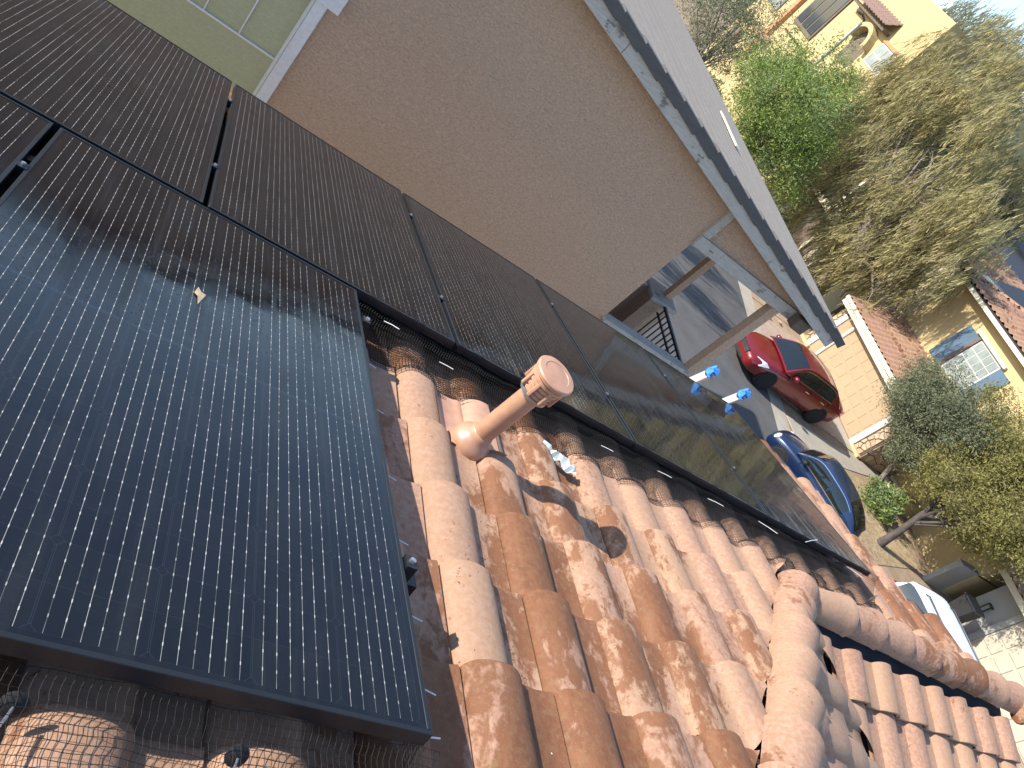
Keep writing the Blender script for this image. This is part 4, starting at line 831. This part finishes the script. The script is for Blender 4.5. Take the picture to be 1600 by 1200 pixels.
def car(name, label, cat, loc, yaw, L, Wd, secs, gh, wb, r, m, rim, dark=.0, group=None, spokes=5):
    """secs: (x, half width, belt z, deck z at centre, sill z); gh: greenhouse base/roof outline"""
    root = thing(name, label, cat, mat=Matrix.Translation(loc) @ Matrix.Rotation(yaw, 4, 'Z'), group=group)
    vs = []; prof_ = lambda hw, zb, zd, zs: [(0, zd), (hw * .45, zd - .006), (hw * .78, zb + (zd - zb) * .55), (hw * .95, zb), (hw, zb - (zb - zs) * .28), (hw * .985, zb - (zb - zs) * .6), (hw * .965, zs + .06), (hw * .90, zs), (0, zs)]
    n = 17
    for (x, hw, zb, zd, zs) in secs:
        h = prof_(hw, zb, zd, zs); vs += [(x, y, z) for y, z in h] + [(x, -y, z) for y, z in h[-2:0:-1]]
    n = len(vs) // len(secs); fs = [(i * n + j, i * n + (j + 1) % n, (i + 1) * n + (j + 1) % n, (i + 1) * n + j) for i in range(len(secs) - 1) for j in range(n)] + [tuple(range(n))[::-1], tuple((len(secs) - 1) * n + j for j in range(n))]
    b = MB().add(vs, fs).build('body', m, root, smooth=50); sd = b.modifiers.new('round', 'SUBSURF'); sd.levels = sd.render_levels = 2
    xf, xrf, xrr, xr, zb, zt, wbs, wtp = gh
    keys = [(xf, zb, wbs), ((xf * .55 + xrf * .45), zb + (zt - zb) * .54, wbs * .5 + wtp * .5), (xrf, zt, wtp), ((xrf + xrr) / 2, zt + .035, wtp), (xrr, zt - .015, wtp * .97), (xr * .55 + xrr * .45, zb + (zt - zb) * .60, wbs * .45 + wtp * .5), (xr, zb + .03, wbs * .9)]
    def top(u):                              # smooth roof line, u = 0 at the windscreen foot, 1 at the rear window foot
        q = min(max(u, 0), .99999) * 6; i = int(q); f = q - i; P = [np.array(keys[min(max(j, 0), 6)]) for j in (i - 1, i, i + 1, i + 2)]
        return .5 * (2 * P[1] + (P[2] - P[0]) * f + (2 * P[0] - 5 * P[1] + 4 * P[2] - P[3]) * f * f + (3 * P[1] - P[0] - 3 * P[2] + P[3]) * f ** 3)
    def side(u, t, sg, off=0):
        x, z, w = top(u); zl = zb - .03; wl = wbs * (1 - .1 * max(0, u - .6)); h = max(.0, z - zl)
        y = wl + (w - wl) * t + .02 * math.sin(math.pi * t); return Vector((x, (y + off) * sg, zl + h * t + off * .3))
    def over(u, v, off=0):
        x, z, w = top(u); k = 2 * v - 1; return Vector((x, w * k, z + .03 * (1 - k * k) + off))
    cb = MB().grid(lambda u, v: over(u, v), 30, 8)
    for sg in (1, -1): cb.grid(lambda u, v: side(u, v, sg), 30, 5)
    cb.build('cabin', m, root, smooth=50)
    MB().grid(lambda u, v: over(.03 + .285 * u, .05 + .9 * v, .012), 8, 6).build('windscreen', M['car_glass'], root, smooth=60, fix=False)
    MB().grid(lambda u, v: over(.70 + .25 * u, .07 + .86 * v, .012), 8, 6).build('rear_window', M['car_glass'], root, smooth=60, fix=False)
    for sgn in (1, -1):
        for a, b in ((.17, .275), (.29, .52), (.535, .745)):
            MB().grid(lambda u, v: side(a + (b - a) * u, .14 + .70 * v, sgn, .012), 8, 4).build('side_window', M['car_glass'], root, smooth=60)
        MB().grid(lambda u, v: side(.15 + .62 * u, .10 + .045 * v, sgn, .014), 12, 1).grid(lambda u, v: side(.15 + .62 * u, .845 + .035 * v, sgn, .014), 12, 1).build('window_trim', M['chrome'], root, smooth=60)
        for x in (wb / 2 + dark, -wb / 2 + dark):
            MB().lathe([(r * 1.16, -.16), (r * 1.16, .004), (.02, .006)], (x, (Wd / 2 - .012) * sgn, r * 1.03), (0, sgn, 0), 24).build('wheel_arch', M['rubber'], root, smooth=40)
            wheel(root, x, (Wd / 2 - .085) * sgn, r, sgn, rim, spokes)
        mi = MB().lathe([(.02, -.10), (.07, -.08), (.085, 0), (.07, .08), (.02, .10)], (xf - .42, (wbs + .13) * sgn, zb + .07), (0, 1, .1), 12).build('door_mirror', M['rubber'] if m == M['blue'] else m, root, smooth=60)
        for x in (xf - 1.30, xf - 2.15):
            MB().box((x - .10, (Wd / 2 - .02) * sgn - .015, zb - .13), (x + .10, (Wd / 2 - .02) * sgn + .02, zb - .09)).build('door_handle', M['chrome'], root, bevel=.008)
        for x in (xf - .32, xf - 1.42, xf - 2.42): 
            MB().box((x - .004, (Wd / 2 - .035) * sgn - .02, .32), (x + .004, (Wd / 2 - .004) * sgn - (.012 * sgn), zb - .02)).build('door_gap', M['rubber'], root)
    return root
yaw_red = math.pi
# body sections run from the front (+x) to the rear
red = car('red_sedan', 'red sedan parked in front of the tan garage door, nose to the street', 'car', (19.46, 17.02, .02), yaw_red, 4.8, 1.80,
    [(2.40, .50, .52, .60, .30), (2.34, .70, .60, .68, .24), (2.12, .82, .68, .76, .20), (1.6, .89, .80, .89, .20), (1.0, .90, .87, .97, .20), (.2, .905, .90, .99, .20), (-.8, .905, .93, 1.0, .20), (-1.5, .90, .95, 1.05, .22), (-2.0, .86, .97, 1.09, .26), (-2.32, .76, .93, 1.04, .32), (-2.42, .58, .80, .86, .42)],
    (1.12, .28, -1.10, -1.92, .95, 1.43, .83, .62), 2.77, .33, M['red'], M['hub_dark'])
for sg in (1, -1):
    MB().add([(2.26, .52 * sg, .58), (2.05, .83 * sg, .60), (1.72, .86 * sg, .745), (1.85, .76 * sg, .80), (2.14, .56 * sg, .73)] + [(2.16, .50 * sg, .58), (1.95, .78 * sg, .60), (1.65, .80 * sg, .73), (1.80, .70 * sg, .775), (2.05, .52 * sg, .71)], [(0, 1, 2, 3, 4), (9, 8, 7, 6, 5)] + [(i, 5 + i, 5 + (i + 1) % 5, (i + 1) % 5) for i in range(5)]).build('headlight', M['lamp'], red)
    MB().lathe([(.07, -.03), (.075, .02), (.05, .035)], (2.27, .62 * sg, .36), (1, .35 * sg, 0), 12).build('fog_light', M['lamp'], red)
    MB().add([(-2.18, .86 * sg, .78), (-2.36, .70 * sg, .76), (-2.36, .68 * sg, .95), (-2.1, .84 * sg, .98), (-1.98, .87 * sg, .9)] + [(-2.12, .78 * sg, .78), (-2.26, .64 * sg, .76), (-2.26, .62 * sg, .95), (-2.0, .76 * sg, .98), (-1.9, .8 * sg, .9)], [(0, 1, 2, 3, 4), (9, 8, 7, 6, 5)] + [(i, 5 + i, 5 + (i + 1) % 5, (i + 1) % 5) for i in range(5)]).build('tail_light', M['tail'], red)
gr = MB().box((2.28, -.38, .50), (2.405, .38, .66)).build('grille', M['rubber'], red, bevel=.02)
for k in range(4): MB().box((2.40, -.36, .52 + k * .036), (2.412, .36, .534 + k * .036)).build('grille_bar', M['chrome'], gr)
MB().box((2.27, -.42, .25), (2.40, .42, .37)).build('lower_grille', M['rubber'], red, bevel=.02)
blu = car('blue_hatchback', 'blue hatchback with rounded roof, half hidden behind the tile edge of our roof', 'car', (18.22, 12.12, .02), math.atan2(.87, -.49), 4.1, 1.72,
    [(2.05, .45, .50, .60, .28), (1.98, .66, .62, .72, .22), (1.72, .80, .74, .84, .2), (1.2, .86, .84, .96, .2), (.6, .86, .90, 1.02, .2), (-.3, .86, .93, 1.04, .2), (-1.2, .86, .94, 1.05, .2), (-1.7, .82, .92, 1.03, .24), (-1.98, .68, .82, .9, .32), (-2.05, .5, .7, .74, .4)],
    (1.05, .40, -.90, -1.92, .95, 1.46, .78, .58), 2.5, .32, M['blue'], M['alloy'])
blu.scale = (.86, .83, .88)
for sg in (1, -1):
    MB().lathe([(.13, -.06), (.14, .0), (.10, .03), (.02, .04)], (1.86, .62 * sg, .66), (.8, .4 * sg, .4), 14).build('headlight', M['lamp'], blu, smooth=50)
    MB().lathe([(.09, -.06), (.10, .0), (.02, .02)], (-1.9, .66 * sg, .80), (-.8, .5 * sg, .2), 14).build('tail_light', M['tail'], blu, smooth=50)
suv = car('white_suv', 'white sport utility vehicle whose roof shows beyond the tile edge at the right', 'car', (19.85, 6.9, .02), -math.pi / 2, 4.6, 1.9,
    [(2.3, .6, .7, .8, .35), (2.2, .82, .8, .95, .28), (1.7, .93, .95, 1.07, .26), (1.1, .95, 1.0, 1.12, .26), (0, .95, 1.02, 1.1, .26), (-1.4, .95, 1.04, 1.1, .26), (-2.1, .92, 1.04, 1.1, .3), (-2.28, .84, .98, 1.02, .36), (-2.33, .7, .8, .84, .45)],
    (1.1, .45, -1.9, -2.24, 1.05, 1.70, .86, .72), 2.7, .36, M['white_car'], M['alloy'])
for sg in (1, -1):
    MB().tube([(.3, .62 * sg, 1.72), (.2, .62 * sg, 1.79), (-1.6, .62 * sg, 1.78), (-1.7, .62 * sg, 1.71)], .018, 6).build('roof_rail', M['iron'], suv, smooth=50)
    MB().box((2.05, .5 * sg - .18, .72), (2.26, .5 * sg + .18, .88)).build('headlight', M['lamp'], suv, bevel=.03); MB().box((-2.3, .72 * sg - .09, .9), (-2.2, .72 * sg + .09, 1.2)).build('tail_light', M['tail'], suv, bevel=.02)
bin_ = thing('wheelie_bin', 'black wheeled rubbish bin standing beside the grey wall and beige garage', 'bin', (25.0, 10.3, 0))
MB(bin_.location).add([(24.75, 10.05, .05), (25.25, 10.05, .05), (25.25, 10.5, .05), (24.75, 10.5, .05), (24.70, 10.0, 1.0), (25.3, 10.0, 1.0), (25.3, 10.6, 1.0), (24.7, 10.6, 1.0)], [(0, 3, 2, 1), (4, 5, 6, 7), (0, 1, 5, 4), (1, 2, 6, 5), (2, 3, 7, 6), (3, 0, 4, 7)]).build('bin_body', M['rubber'], bin_, bevel=.02)
MB(bin_.location).box((24.67, 9.96, 1.003), (25.33, 10.64, 1.07)).build('lid', M['iron'], bin_, bevel=.02)
for y in (10.1, 10.45): MB(bin_.location).lathe([(.1, -.03), (.1, .03)], (25.27, y, .1), (0, 1, 0), 12).build('wheel', M['rubber'], bin_)
